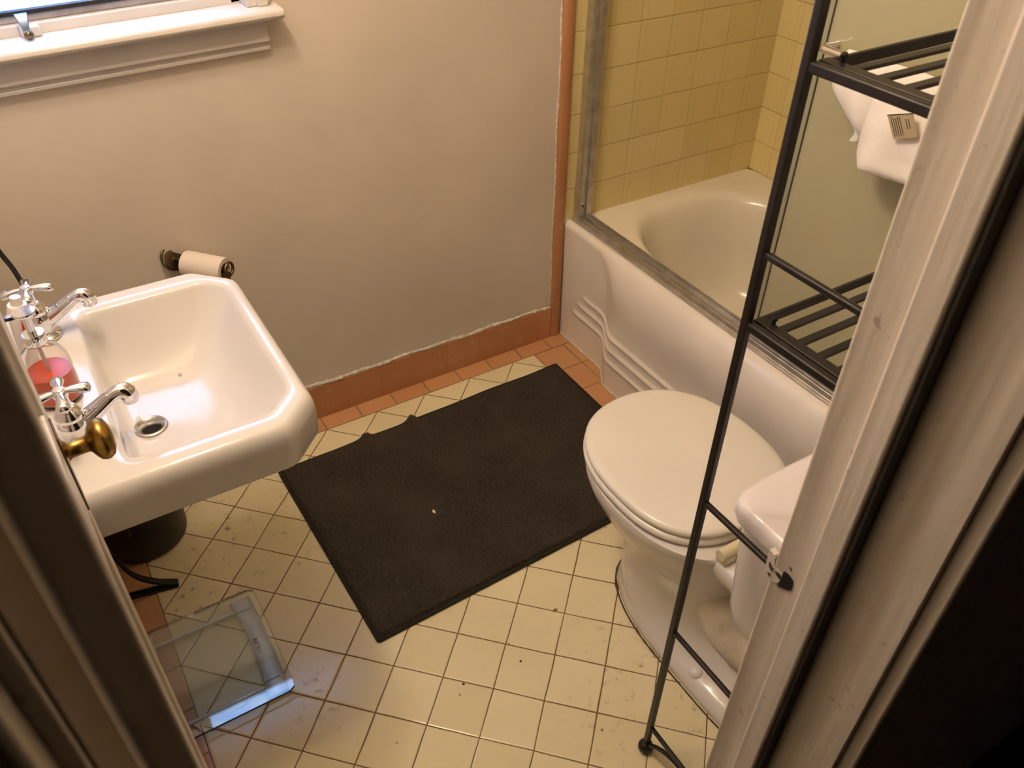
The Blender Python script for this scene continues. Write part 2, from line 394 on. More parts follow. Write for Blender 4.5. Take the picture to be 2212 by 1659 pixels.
# terracotta quarter-round strip down the edge of the alcove
tr = MB()
prof = [(-0.036, 0.0), (-0.0355, -0.006), (-0.032, -0.011), (-0.026, -0.0145), (-0.018, -0.016), (-0.008, -0.016), (-0.005, -0.0135), (-0.004, 0.0)]
tr.rings([[(x + dx, y, z) for x, y in prof] for z, dx in ((0.0, 0.011), (2.1, -0.011))])
S(tr.build('trim_1', M['orange_trim'], smooth=True, ang=60))
# ragged paint and caulk line beside it
def ragged(path_fn, n, r, seed):
    rnd = random.Random(seed); pts, rad = [], []
    for k in range(n + 1):
        pts.append(path_fn(k / n)); rad.append(r * (0.55 + 0.9 * abs(noise.noise((k * 0.37 + seed * 5, seed, 0)))) * rnd.uniform(0.8, 1.25))
    return pts, rad
p_, r_ = ragged(lambda t: (-0.0275 - 0.0209 * t + 0.0015 * math.sin(t * 40), -0.001, 0.12 + t * 2.1), 260, 0.0042, 1)
S(MB().tube(p_, r_, 7).build('trim_2', M['caulk'], smooth=True))
# terracotta baseboard with its messy caulk top
bb = MB(); prof = [(0.0, 0.0), (-0.011, 0.0), (-0.011, 0.108), (-0.009, 0.113), (-0.005, 0.1155), (0.0, 0.1155)]
bb.rings([[(x, y, z) for y, z in prof] for x in (XL, -0.026)])
S(bb.build('baseboard_far', M['orange_base'], smooth=True, ang=50))
p_, r_ = ragged(lambda t: (-1.30 + t * 1.270, -0.006 + 0.002 * math.sin(t * 55), 0.1165 + 0.0015 * math.sin(t * 23)), 260, 0.0068, 3)
S(MB().tube(p_, r_, 7).build('trim_3', M['caulk'], smooth=True))
bl = MB(); bl.rings([[(XL - y, yy, z) for y, z in prof] for yy in (YN, -0.011)])
S(bl.build('baseboard_left', M['orange_base'], smooth=True, ang=50))

# ------------------------------------------------------------------ window (slightly out of level, like the old house)
win = bpy.data.objects.new('window_1', None); COL.objects.link(win); S(win)
def tilt(o):
    return o
ST = 1.111
sl = MB()
nose = [(0.10, ST - 0.022), (-0.045, ST - 0.022), (-0.054, ST - 0.020), (-0.060, ST - 0.014), (-0.061, ST - 0.008), (-0.057, ST - 0.002), (-0.050, ST), (0.10, ST)]
sl.rings([[(x, y, z) for y, z in nose] for x in (-1.50, -0.759)])
SILL = sl.build('window_sill', M['gloss_paint'], win, smooth=True, bevel=0.004, ang=60)
ap = MB()
prof = [(0.0, ST - 0.022), (-0.018, ST - 0.022), (-0.019, ST - 0.030), (-0.019, ST - 0.056), (-0.024, ST - 0.062), (-0.024, ST - 0.068), (-0.013, ST - 0.071), (-0.013, ST - 0.077), (-0.0165, ST - 0.080), (-0.0165, ST - 0.087), (0.0, ST - 0.087)]
ap.rings([[(x, y, z) for y, z in prof] for x in (-1.50, -0.789)])
APR = ap.build('window_apron', M['gloss_paint'], win, bevel=0.0015, ang=30)
cs = MB().box(-0.822, -0.772, -0.018, 0.0, ST, 2.08).box(-0.800, -0.778, -0.026, -0.018, ST, 2.08).box(-0.822, -0.806, -0.012, 0.03, ST, 2.0)
cs.build('window_casing', M['gloss_paint'], win, bevel=0.003)
fr = MB().box(-1.42, -0.82, 0.028, 0.075, ST - 0.002, ST + 0.020)      # bottom member of the fixed frame
fr.box(-0.842, -0.80, 0.028, 0.075, ST, 2.0).box(-1.42, -1.40, 0.028, 0.075, ST, 2.0).box(-1.42, -0.80, 0.028, 0.075, 1.97, 2.0)
FRM = fr.build('window_frame', M['gloss_paint'], win, bevel=0.003)
sa = MB().box(-1.40, -0.842, 0.040, 0.070, ST + 0.020, ST + 0.034).box(-0.862, -0.842, 0.040, 0.070, ST + 0.02, 1.97).box(-1.40, -1.38, 0.040, 0.070, ST + 0.02, 1.97)
SAS = sa.build('window_sash', M['sash'], win, bevel=0.002)
GAS = MB().box(-1.38, -0.862, 0.036, 0.052, ST + 0.034, ST + 0.041).build('gasket', M['gasket'], win, bevel=0.001)
PAN = MB().box(-1.40, -0.842, 0.054, 0.057, ST + 0.036, 1.97).build('window_pane', M['pane'], win)
# casement latch
lt = MB()
lt.box(-1.232, -1.198, 0.006, 0.030, ST, ST + 0.020)
LP = lt.build('latch_plate', M['gloss_paint'], win, bevel=0.004)
lv = MB().rings([[(-1.222 + s * wd, y, z) for s, q in ((-1, 0), (1, 0))] + [(-1.222 + s * wd, y + 0.006, z) for s in (1, -1)] for wd, y, z in ((0.005, -0.004, ST + 0.010), (0.006, -0.002, ST + 0.020), (0.010, 0.006, ST + 0.036), (0.011, 0.010, ST + 0.042))])
lv.build('latch_lever', M['latch'], LP, bevel=0.0015)
mt = Matrix.Translation((-1.221, -0.010, ST + 0.010)) @ Matrix.Rotation(math.radians(90), 4, 'X')
MB().lathe([(0.0065, -0.008), (0.008, -0.004), (0.0085, 0.0), (0.006, 0.004), (0.001, 0.006)], 20, mt).build('latch_pivot', M['dark_brass'], LP, smooth=True)
# lower the whole window a touch at its left end
win.location = (-0.75, 0, ST); win.rotation_euler = (0, math.radians(-1.35), 0)
for c in win.children: c.location = (0.75, 0, -ST)
# fabric blind over the upper part of the window
BL = MB(); rows = []
for i in range(60):
    x = -1.41 + i * (0.60 / 59); rows.append([(x, 0.015 + 0.0015 * math.sin(i * 0.9), z) for z in (1.40, 1.6, 1.8, 1.98)])
bl_t = thing('roller_blind', 'pale fabric roller blind drawn over the upper window', 'blind', (-1.11, 0.015, 1.98))
b_ = BL.grid(rows).build('blind_cloth', simple('blind_cloth', (0.55, 0.53, 0.50), 0.9), bl_t, smooth=True); b_.location = (1.11, -0.015, -1.98)
sm_ = b_.modifiers.new('thick', 'SOLIDIFY'); sm_.thickness = 0.002
b2 = MB().box(-1.41, -0.81, 0.008, 0.022, 1.385, 1.402).build('bottom_bar', M['gloss_paint'], bl_t, bevel=0.003); b2.location = (1.11, -0.015, -1.98)

# ------------------------------------------------------------------ door frame and door
def jamb(name, face, sgn):
    """sgn=+1: right jamb (opening is at smaller x)"""
    f = lambda d: face + sgn * d       # d>0 goes into the wall, d<0 into the opening
    prof = [(0.003, -1.4855), (0.0005, -1.4862), (-0.0006, -1.4880), (-0.0006, -1.4900), (0.0, -1.4912), (0.0, -1.530), (-0.017, -1.530), (-0.019, -1.532), (-0.019, -1.5545), (-0.017, -1.5565), (0.0, -1.5565), (0.0, -1.624), (0.018, -1.624), (0.018, -1.4855)]
    if sgn < 0: prof = [(d, {-1.5545: -1.543, -1.5565: -1.545}.get(y, y)) for d, y in prof]
    mb = MB(); mb.rings([[(f(d), y, z) for d, y in prof] for z in (0.0, 2.03)])
    return S(mb.build(name, M['jamb'], bevel=0.0015, ang=30))
jr = jamb('door_frame_right', JR, 1)
jl = jamb('door_frame_left', JL, -1)
DARK_STRIP = simple('dark_grey_strip', (0.085, 0.083, 0.080), 0.8)
MB().box(JR - 0.0150, JR + 0.0005, -1.5605, -1.5560, 0, 2.03).build('stop_strip', DARK_STRIP, jr, bevel=0.001)  # thin dark grey strip along the hall side of the right stop
S(MB().box(JL - 0.018, JR + 0.018, -1.624, -1.487, 2.03, 2.05).build('door_frame_head', M['jamb'], bevel=0.002))
def casing(name, x0, x1, y0, y1, mat='jamb'):
    lo, hi = min(x0, x1), max(x0, x1)
    return S(MB().box(lo, hi, min(y0, y1), max(y0, y1), 0, 2.1).build(name, M[mat], bevel=0.003))
casing('trim_4', JR + 0.002, JR + 0.075, -1.487, -1.500)
casing('trim_5', JL - 0.004, XL, -1.487, -1.500)
casing('trim_6', JR + 0.006, JR + 0.080, -1.615, -1.640)
casing('trim_7', JL - 0.006, JL - 0.085, -1.615, -1.640)
MB().box(JL - 0.0005, JL + 0.0012, -1.6200, -1.5700, 0, 2.02).build('reveal_shade_strip', simple('brown_reveal_shade', (0.15, 0.095, 0.05), 0.6, var=0.3, vscale=6), jl, bevel=0.0004)  # added brown strip, paints the shade onto the left jamb's reveal
# strike recess with chipped paint on the right jamb (built on the jamb's face)
rr = random.Random(8)
def jamb_part(name, mb, mat, **k): return mb.build(name, mat, jr, **k)
def jflat(pts, x0, x1): return MB().rings([[(x0, y, z) for y, z in pts], [(x1, y, z) for y, z in pts]])
jamb_part('strike_hole', jflat([(-1.499, 0.915), (-1.503, 0.916), (-1.508, 0.915), (-1.512, 0.913), (-1.513, 0.907), (-1.513, 0.9), (-1.510, 0.897), (-1.505, 0.894), (-1.500, 0.894), (-1.498, 0.896), (-1.499, 0.904)], JR - 0.0012, JR + 0.010), M['hole'])
jamb_part('strike_lip', jflat([(-1.477, 0.926), (-1.4765, 0.918), (-1.477, 0.910), (-1.4775, 0.900), (-1.480, 0.894), (-1.487, 0.889), (-1.492, 0.889), (-1.497, 0.893), (-1.499, 0.900), (-1.499, 0.907), (-1.494, 0.910), (-1.4875, 0.912), (-1.486, 0.919), (-1.489, 0.926), (-1.486, 0.929), (-1.483, 0.924)], JR - 0.0008, JR + 0.006), M['jamb'], bevel=0.0006)
for P_ in ([(-1.481, 0.911), (-1.483, 0.910), (-1.486, 0.907), (-1.488, 0.907), (-1.486, 0.902), (-1.482, 0.905)], [(-1.49, 0.906), (-1.495, 0.908), (-1.498, 0.907), (-1.498, 0.901), (-1.493, 0.903)], [(-1.482, 0.896), (-1.485, 0.897), (-1.487, 0.894), (-1.485, 0.893)], [(-1.503, 0.927), (-1.506, 0.926), (-1.507, 0.924), (-1.505, 0.9245)], [(-1.496, 0.893), (-1.5, 0.8935), (-1.503, 0.893), (-1.499, 0.890)]):
    jamb_part('paint_chip', jflat(P_, JR - 0.0016, JR - 0.0004), simple('bare_metal_chip', (0.07, 0.045, 0.05), 0.5, var=0.4, vscale=120))

# the door, swung open into the room past the left jamb
hx, hy = JL, -1.487; ex, ey = -1.367, -0.925
ang = math.atan2(ey - hy, ex - hx); L = math.hypot(ex - hx, ey - hy)
door = MB(); th = 0.035
# local: x along the width, y thickness to the left (+y = away from the opening), z up
def panelled(mb, x0, x1, z0, z1, y):
    pass
door.box(0, L, 0.006, th - 0.006, 0.012, 2.02)
for y0, y1 in ((0, 0.006), (th - 0.006, th)):
    door.box(0, 0.095, y0, y1, 0.012, 2.02).box(L - 0.095, L, y0, y1, 0.012, 2.02)
    for z0, z1 in ((0.012, 0.22), (0.88, 1.02), (1.90, 2.02)): door.box(0.095, L - 0.095, y0, y1, z0, z1)
D = S(door.build('door_1', M['jamb'], bevel=0.002)); D.location = (hx, hy, 0); D.rotation_euler = (0, 0, ang)
# knob on the face towards the opening (local -y) and its twin on the other face
kz, kx = 0.938, L - 0.060
kn = [(0.019, -0.001), (0.0195, 0.002), (0.012, 0.004), (0.0095, 0.007), (0.0092, 0.024), (0.0105, 0.027), (0.017, 0.030), (0.0225, 0.034), (0.0245, 0.039), (0.0245, 0.043), (0.021, 0.049), (0.012, 0.053), (0.001, 0.054)]
for s, y in ((90, 0.0), (-90, th)):
    Mk = Matrix.Translation((kx, y, kz)) @ Matrix.Rotation(math.radians(s), 4, 'X')
    MB().lathe(kn, 36, Mk).build('door_knob', M['brass'], D, smooth=True, ang=50)
    yy = (-0.0022, 0.0) if s > 0 else (th, th + 0.0022)
    MB().box(kx - 0.021, kx + 0.021, yy[0], yy[1], kz - 0.075, kz + 0.035).build('lock_plate', M['dark_brass'], D, bevel=0.001)

# ------------------------------------------------------------------ bathtub
TZ = 0.412
tub = thing('bathtub', 'built-in cast bathtub with ribbed white apron beside the toilet', 'bathtub', (0.37, -0.75, 0))
tc = (0.385, -0.755)
pl_out = [(0, XR - 0.008 - tc[0]), (180, tc[0] - 0.040), (90, -0.008 - tc[1]), (270, 1.50 + tc[1])]
pl_in = [(0, 0.690 - tc[0]), (180, tc[0] - 0.072), (90, -0.062 - tc[1]), (270, 1.44 + tc[1])]
N = 240
OUT = [(tc[0] + rp(t, pl_out, 60) * math.cos(t), tc[1] + rp(t, pl_out, 60) * math.sin(t)) for t in [2 * math.pi * k / N for k in range(N)]]
def inr(dy, sc, dz, z, p=5):
    pts = []
    for k in range(N):
        t = 2 * math.pi * k / N
        # rounder toward the ends: superellipse
        hx_ = 0.322 - dz; hy_ = 0.703 - dy
        c_, s_ = math.cos(t), math.sin(t)
        r = (abs(c_ / hx_) ** p + abs(s_ / hy_) ** p) ** (-1 / p)
        pts.append((tc[0] + r * c_, tc[1] + r * s_, z))
    return pts
rings = [[(x, y, TZ) for x, y in OUT]]
I0 = inr(0.0, 0, 0.0, TZ, 3.1)
rings.append(lerpring(OUT, I0, 0.5, TZ + 0.001)); rings.append(I0)
for dy, dz, z, p in ((0.009, 0.006, TZ - 0.002, 3.05), (0.020, 0.013, TZ - 0.008, 3.0), (0.034, 0.021, TZ - 0.024, 3.0), (0.048, 0.029, TZ - 0.06, 3.0), (0.068, 0.039, TZ - 0.15, 3.1), (0.09, 0.050, TZ - 0.25, 3.5), (0.115, 0.064, 0.115, 3.6), (0.14, 0.085, 0.085, 3.6), (0.18, 0.115, 0.072, 3.6), (0.3, 0.2, 0.068, 3.4)):
    rings.append(inr(dy, 0, dz, z, p))
b_ = MB().rings(rings, True, False, True).build('basin', M['enamel'], tub, smooth=True, ang=70); b_.location = (-0.37, 0.75, 0)
# apron: rolled rim, a protruding main panel and three moulded ribs
def sstep(a, b, x):
    t = min(1, max(0, (x - a) / (b - a))); return t * t * (3 - 2 * t)
ys = [-0.001 - 1.498 * k / 420 for k in range(421)]; rows = []
for y in ys:
    k = sstep(-0.225, -0.310, y)                        # 0 = end block, 1 = main panel
    kr = sstep(-0.185, -0.335, y)
    xt = 0.006 + (-0.020 - 0.006) * kr                   # foremost x of the rim roll
    xb = 0.016 + (-0.026 - 0.016) * k
    row = []
    R1, R2 = 0.016 + 0.030 * kr, 0.018 + 0.082 * kr    # roll: horizontal and vertical radii
    for i in range(11):
        a = math.pi / 2 * i / 10
        row.append((xt + R1 * (1 - math.sin(a)), y, TZ - R2 * (1 - math.cos(a))))
    row.insert(0, (0.050, y, TZ))
    z0 = TZ - R2
    for i in range(1, 90):
        z = z0 * (1 - i / 89.0); f = i / 89.0
        dip = 0.007 * kr * (sstep(0, 0.10, z0 - z) - sstep(0.10, 0.22, z0 - z))
        x = xt + (xb - xt) * f + dip
        on = sstep(-0.070, -0.105, y) * 1.0
        for zz, amp, y1 in ((0.095, 0.006, -0.060), (0.135, 0.006, -0.085), (0.172, 0.006, -0.110)):
            zc = zz + 0.030 * (1 - k) * 1.0
            o_ = sstep(y1, y1 - 0.04, y)
            x -= amp * o_ * math.exp(-((z - zc) / 0.0065) ** 2)
        x += 0.0035 * (1 if 0.19 > z else 0) * 0
        row.append((x, y, z))
    rows.append(row)
apr = MB().grid(rows)
a_ = apr.build('apron', M['enamel_out'], tub, smooth=True, ang=180); a_.location = (-0.37, 0.75, 0)
# white caulk bead where the apron meets the floor
pts = [(rows[k][-1][0] - 0.001, rows[k][-1][1], 0.002) for k in range(2, 420, 3)]
rads = [0.0022 + 0.0018 * abs(noise.noise((k * 0.4, 2, 0))) for k in range(len(pts))]
c_ = MB().tube(pts, rads, 7).build('caulk_bead', M['caulk'], tub, smooth=True); c_.location = (-0.37, 0.75, 0)

# ------------------------------------------------------------------ sliding shower door
sd = thing('shower_door', 'sliding obscure glass shower door in a dull aluminium frame on the bathtub rim', 'shower door', (0.055, -0.75, TZ))
def sdp(mb, name, mat, **k):
    o = mb.build(name, mat, sd, **k); o.location = (-0.055, 0.75, -TZ); return o
t_ = MB(); prof = [(0.026, TZ + 0.001), (0.026, TZ + 0.006), (0.034, TZ + 0.009), (0.036, TZ + 0.020), (0.040, TZ + 0.020), (0.041, TZ + 0.008), (0.056, TZ + 0.007), (0.057, TZ + 0.013), (0.060, TZ + 0.013), (0.061, TZ + 0.006), (0.076, TZ + 0.005), (0.077, TZ + 0.016), (0.081, TZ + 0.016), (0.082, TZ + 0.001)]
t_.rings([[(x, y, z) for x, z in prof] for y in (-0.010, -1.495)])
sdp(t_, 'bottom_track', M['aluminium'], bevel=0.0006, ang=30)
j_ = MB(); prof = [(0.036, -0.009), (0.036, -0.034), (0.041, -0.036), (0.043, -0.030), (0.062, -0.028), (0.064, -0.034), (0.082, -0.034), (0.084, -0.030), (0.084, -0.009)]
j_.rings([[(x, y, z) for x, y in prof] for z in (TZ + 0.006, 1.95)])
sdp(j_, 'wall_channel', M['aluminium'], bevel=0.001, ang=30)
j2 = MB(); j2.rings([[(x, -1.508 - y, z) for x, y in prof] for z in (TZ + 0.006, 1.95)]); sdp(j2, 'wall_channel', M['aluminium'], bevel=0.001, ang=30)
sdp(MB().box(0.024, 0.088, -1.495, -0.010, 1.95, 2.0), 'top_track', M['aluminium'], bevel=0.003)
mt = Matrix.Translation((0.053, -0.0295, TZ + 0.045)) @ Matrix.Rotation(math.radians(90), 4, 'X')
sdp(MB().lathe([(0.004, 0), (0.0038, 0.0015), (0.001, 0.002)], 12, mt), 'screw', M['dark_brass'], smooth=True)
def glass_panel(xc, y0, y1):
    g = sdp(MB().box(xc - 0.0025, xc + 0.0025, y1, y0 - 0.004, TZ + 0.030, 1.94), 'glass_panel', M['frosted'])
    sdp(MB().box(xc - 0.0035, xc + 0.0035, y0 - 0.004, y0, TZ + 0.030, 1.94), 'glass_edge', M['glass_edge'])
    sdp(MB().box(xc - 0.006, xc + 0.006, y1, y0, TZ + 0.010, TZ + 0.034), 'bottom_rail', M['aluminium'], bevel=0.001)
glass_panel(0.048, -0.730, -1.49)
glass_panel(0.069, -0.706, -1.47)
sdp(MB().box(0.0435, 0.0525, -0.747, -0.730, TZ + 0.012, 1.94), 'edge_strip', simple('grey_green_strip', (0.30, 0.31, 0.20), 0.35), bevel=0.001)
sdp(MB().box(0.0430, 0.0532, -0.7495, -0.747, TZ + 0.012, 1.94), 'edge_seal', simple('dark_seal', (0.06, 0.055, 0.04), 0.7))
# towel bar fixed to the outside of the front pane
sdp(MB().tube([(0.045, -0.772, 1.114), (0.020, -0.772, 1.114), (0.008, -0.772, 1.114), (0.003, -0.776, 1.114), (0.000, -0.785, 1.114), (0.000, -1.44, 1.114), (0.003, -1.452, 1.114), (0.012, -1.458, 1.114), (0.045, -1.458, 1.114)], 0.0075, 14), 'towel_bar', M['chrome'], smooth=True)

# ------------------------------------------------------------------ toilet
tx = -0.345
tl = thing('toilet', 'white two-piece toilet with closed round lid beside the bathtub', 'toilet', (tx, -1.15, 0))
def tp(mb, name, mat, par=None, **k):
    o = mb.build(name, mat, par or tl, **k)
    if par is None or par is tl: o.location = (-tx, 1.15, 0)
    return o
def egg(cy, yf, yb, hw, z, n=72, p=2.25, pb=2.6):
    pts = []
    for k in range(n):
        a = 2 * math.pi * k / n; c, s = math.cos(a), math.sin(a)
        hy_ = (yf - cy) if s > 0 else (cy - yb); pp = p if s > 0 else pb
        r = (abs(c / hw) ** pp + abs(s / hy_) ** pp) ** (-1 / pp)
        pts.append((tx + r * c, cy + r * s, z))
    return pts
bowl = MB().rings([
    egg(-1.12, -0.862, -1.44, 0.130, 0.0, p=2.3, pb=4), egg(-1.12, -0.860, -1.44, 0.132, 0.012, p=2.3, pb=4), egg(-1.12, -0.864, -1.435, 0.127, 0.030, p=2.3, pb=4),
    egg(-1.06, -0.868, -1.40, 0.120, 0.038, p=2.2, pb=2.6), egg(-1.01, -0.870, -1.30, 0.116, 0.052, p=2.1, pb=1.9), egg(-0.995, -0.874, -1.24, 0.114, 0.10, p=2.1, pb=1.9),
    egg(-0.99, -0.872, -1.20, 0.115, 0.16, p=2.1, pb=1.9), egg(-0.985, -0.855, -1.19, 0.124, 0.21, p=2.1, pb=2.0), egg(-0.975, -0.822, -1.19, 0.145, 0.25, p=2.1, pb=2.1),
    egg(-0.965, -0.782, -1.19, 0.165, 0.29, p=2.1, pb=2.3), egg(-0.96, -0.757, -1.19, 0.182, 0.33, p=2.1, pb=2.4), egg(-0.96, -0.748, -1.195, 0.189, 0.355, p=2.1, pb=2.5), egg(-0.96, -0.752, -1.195, 0.186, 0.368, p=2.1, pb=2.5), egg(-0.96, -0.765, -1.19, 0.172, 0.372, p=2.1, pb=2.5)])
tp(bowl, 'bowl', M['porcelain'], smooth=True, ang=60)
# shelf that carries the tank, and the trapway bulge behind the bowl
tp(MB().rings([outline((tx, -1.27), [(0, 0.10), (180, 0.10), (90, 0.13), (270, 0.17)], 10, 64, z, g) for z, g in ((0.29, -0.03), (0.32, -0.005), (0.345, 0.004), (0.362, 0.004), (0.370, -0.004))]), 'tank_shelf', M['porcelain'], smooth=True, ang=60)
tw = spline([(tx, -1.12, 0.20), (tx, -1.20, 0.13), (tx, -1.28, 0.12), (tx, -1.335, 0.18), (tx, -1.33, 0.26), (tx, -1.29, 0.33)], 7)
tp(MB().tube(tw, [0.072 + 0.008 * math.sin(i * 0.35) for i in range(len(tw))], 24), 'trapway', simple('stained_porcelain', (0.66, 0.60, 0.50), 0.2, var=0.35, vscale=11), smooth=True, ang=80)
fp = egg(-1.12, -0.857, -1.44, 0.135, 0.0015, p=2.3, pb=4)
fp = fp[-18:] + fp[:-18] + [fp[-18]]
tp(MB().tube(fp, [0.0016 + 0.0034 * abs(noise.noise((k * 0.55, 9, 1))) for k in range(len(fp))], 7), 'grime_bead', simple('brown_grime', (0.11, 0.07, 0.035), 0.9, var=0.5, vscale=80), smooth=True)
# bolt caps
for sx in (-1, 1):
    tp(MB().lathe([(0.017, 0), (0.0168, 0.008), (0.014, 0.015), (0.008, 0.019), (0.001, 0.020)], 20, Matrix.Translation((tx + sx * 0.105, -1.20, 0.030))), 'bolt_cap', M['porcelain'], smooth=True)
# seat and lid
seat = MB().rings([egg(-0.96, -0.742, -1.155, 0.181, 0.374), egg(-0.96, -0.737, -1.16, 0.186, 0.379), egg(-0.96, -0.737, -1.16, 0.186, 0.386), egg(-0.96, -0.742, -1.155, 0.181, 0.391)])
tp(seat, 'seat', M['seat'], smooth=True, ang=50)
LC = -0.955
lid = MB().rings([egg(LC, -0.745, -1.152, 0.176, 0.3925), egg(LC, -0.740, -1.157, 0.182, 0.396), egg(LC, -0.739, -1.158, 0.183, 0.402), egg(LC, -0.741, -1.156, 0.181, 0.4065), egg(LC, -0.747, -1.150, 0.175, 0.410), egg(LC, -0.757, -1.14, 0.165, 0.4115), egg(LC, -0.85, -1.05, 0.09, 0.414), egg(LC, -0.94, -0.97, 0.015, 0.4145)])
tp(lid, 'lid', M['seat'], smooth=True, ang=60)
tp(MB().tube([(tx - 0.105, -1.180, 0.392), (tx + 0.105, -1.180, 0.392)], 0.0115, 18), 'hinge_bar', M['old_plastic'], smooth=True)
for sx in (-1, 1):
    tp(MB().box(tx + sx * 0.088 - 0.014, tx + sx * 0.088 + 0.014, -1.193, -1.168, 0.371, 0.388), 'hinge_post', M['old_plastic'], bevel=0.003)
# tank and its lid
TKc = (tx - 0.008, -1.375)
def trect(hw, hf, z, p=9): return outline(TKc, [(0, hw), (180, hw), (90, hf), (270, 0.118)], p, 96, z)
tk = MB().rings([trect(0.155, 0.070, 0.374), trect(0.172, 0.088, 0.380), trect(0.181, 0.097, 0.395), trect(0.190, 0.103, 0.44), trect(0.206, 0.107, 0.60), trect(0.212, 0.108, 0.660)])
tp(tk, 'tank', M['porcelain'], smooth=True, ang=60)
lidk = MB().rings([trect(0.214, 0.110, 0.656), trect(0.222, 0.118, 0.658), trect(0.225, 0.121, 0.668), trect(0.225, 0.121, 0.682), trect(0.222, 0.118, 0.690), trect(0.214, 0.110, 0.6945), trect(0.200, 0.097, 0.6955)])
tp(lidk, 'tank_lid', simple('tank_lid_china', (0.80, 0.74, 0.74), 0.10, coat=0.3), smooth=True, ang=60)

# ------------------------------------------------------------------ wash basin on the left wall
SZ = 0.78; sc = (-1.205, -0.643)
sink = thing('wash_basin', 'white wall-hung enamelled sink with cut corners left of the bath mat', 'sink', (-1.205, -0.643, SZ))
OP = [(0, 0.166), (45, 0.2535), (90, 0.258), (180, 0.254), (270, 0.250), (315, 0.2535)]
IP = [(0, 0.138), (45, 0.219), (90, 0.205), (180, 0.108), (270, 0.196), (315, 0.208)]
PO = lambda rad, z, g=0.0: poly_outline(sc, OP, rad, 192, z, g)
PI_ = lambda rad, z, g=0.0: poly_outline(sc, IP, rad, 192, z, g)
Oi = PO(0.020, SZ, -0.018); I = PI_(0.022, SZ)
BT = outline((-1.225, -0.635), [(0, 0.090), (180, 0.070), (90, 0.120), (270, 0.105), (45, 0.115), (315, 0.105)], 6, 192, SZ - 0.115)
DR = (-1.262, -0.632)
Dn = [(DR[0] + 0.0245 * math.cos(2 * math.pi * k / 192), DR[1] + 0.0245 * math.sin(2 * math.pi * k / 192), SZ - 0.126) for k in range(192)]
def sz(r, z): return [(x, y, z) for x, y, _ in r]
AP = 0.080
sk = MB().rings([
    PO(0.02, SZ - AP, -0.016), PO(0.02, SZ - AP - 0.001, -0.010), PO(0.025, SZ - AP + 0.003, -0.003), PO(0.028, SZ - AP + 0.008, 0.0), PO(0.028, SZ - 0.030), PO(0.028, SZ - 0.020, -0.0008), PO(0.027, SZ - 0.011, -0.0035), PO(0.025, SZ - 0.005, -0.0075), PO(0.023, SZ - 0.001, -0.0130), PO(0.020, SZ, -0.018),
    lerpring(Oi, I, 0.45, SZ - 0.001), PI_(0.022, SZ - 0.0025, 0.004), PI_(0.022, SZ - 0.005, 0.0), PI_(0.022, SZ - 0.010, -0.003), lerpring(PI_(0.025, 0, -0.005), BT, 0.04, SZ - 0.020), lerpring(PI_(0.03, 0, -0.006), BT, 0.15, SZ - 0.040), lerpring(PI_(0.03, 0, -0.006), BT, 0.36, SZ - 0.068), lerpring(I, BT, 0.62, SZ - 0.092), lerpring(I, BT, 0.86, SZ - 0.108), sz(BT, SZ - 0.1155), lerpring(BT, Dn, 0.4, SZ - 0.121), lerpring(BT, Dn, 0.8, SZ - 0.1245), sz(Dn, SZ - 0.126), [(DR[0] + (x - DR[0]) * 0.9, DR[1] + (y - DR[1]) * 0.9, SZ - 0.14) for x, y, _ in Dn]], True, False, False)
def sp_(mb, name, mat, par=None, **k):
    o = mb.build(name, mat, par or sink, **k)
    if par is None: o.location = (1.205, 0.643, -SZ)
    return o
sp_(sk, 'basin', M['porcelain'], smooth=True, ang=75)
dm = Matrix.Translation((DR[0], DR[1], SZ - 0.126))
sp_(MB().lathe([(0.0262, 0.000), (0.0258, 0.0032), (0.0232, 0.0040), (0.0180, 0.0010), (0.0145, -0.004), (0.0140, -0.014)], 40, dm, cap=False), 'drain_flange', M['drain_metal'], smooth=True)
sp_(MB().lathe([(0.0150, -0.010), (0.001, -0.0101)], 24, dm, cap=False), 'drain_hole', M['hole'])
rst = MB(); q = []
for k in range(40):
    a = 2 * math.pi * k / 40
    q.append((DR[0] + 0.0270 * math.cos(a) , DR[1] + 0.0270 * math.sin(a)))
rst.rings([[(x, y, SZ - 0.1248) for x, y in q], [(DR[0] + (x - DR[0]) * 0.9, DR[1] + (y - DR[1]) * 0.9, SZ - 0.1245) for x, y in q]], True, False, False)
sp_(rst, 'rust_ring', M['rust'])
sp_(MB().lathe([(0.019, -0.145), (0.019, -0.20), (0.024, -0.205), (0.024, -0.225), (0.016, -0.23), (0.016, -0.24)], 20, Matrix.Translation((DR[0], DR[1], SZ))), 'drain_pipe', M['dark_brass'], smooth=True)
wtp = spline([(DR[0], DR[1], SZ - 0.235), (DR[0], DR[1], SZ - 0.26), (DR[0] - 0.03, DR[1], SZ - 0.285), (DR[0] - 0.07, DR[1], SZ - 0.265), (DR[0] - 0.10, DR[1], SZ - 0.235), (XL, DR[1], SZ - 0.23)], 6)
sp_(MB().tube(wtp, 0.018, 16), 'waste_trap', M['dark_brass'], smooth=True)
# back ledge
sp_(MB().box(XL, XL + 0.016, sc[1] - 0.243, sc[1] + 0.238, SZ - 0.07, SZ + 0.030), 'splash_ledge', M['porcelain'], bevel=0.006, seg=3)
# a few specks in the bowl
sp_(MB().lathe([(0.0035, -0.0006), (0.003, 0.0008), (0.0005, 0.0012)], 10, Matrix.Translation((-1.190, -0.560, SZ - 0.094)) @ Matrix.Rotation(0.45, 4, 'X')), 'speck', simple('grey_speck', (0.40, 0.40, 0.30), 0.7), smooth=True)

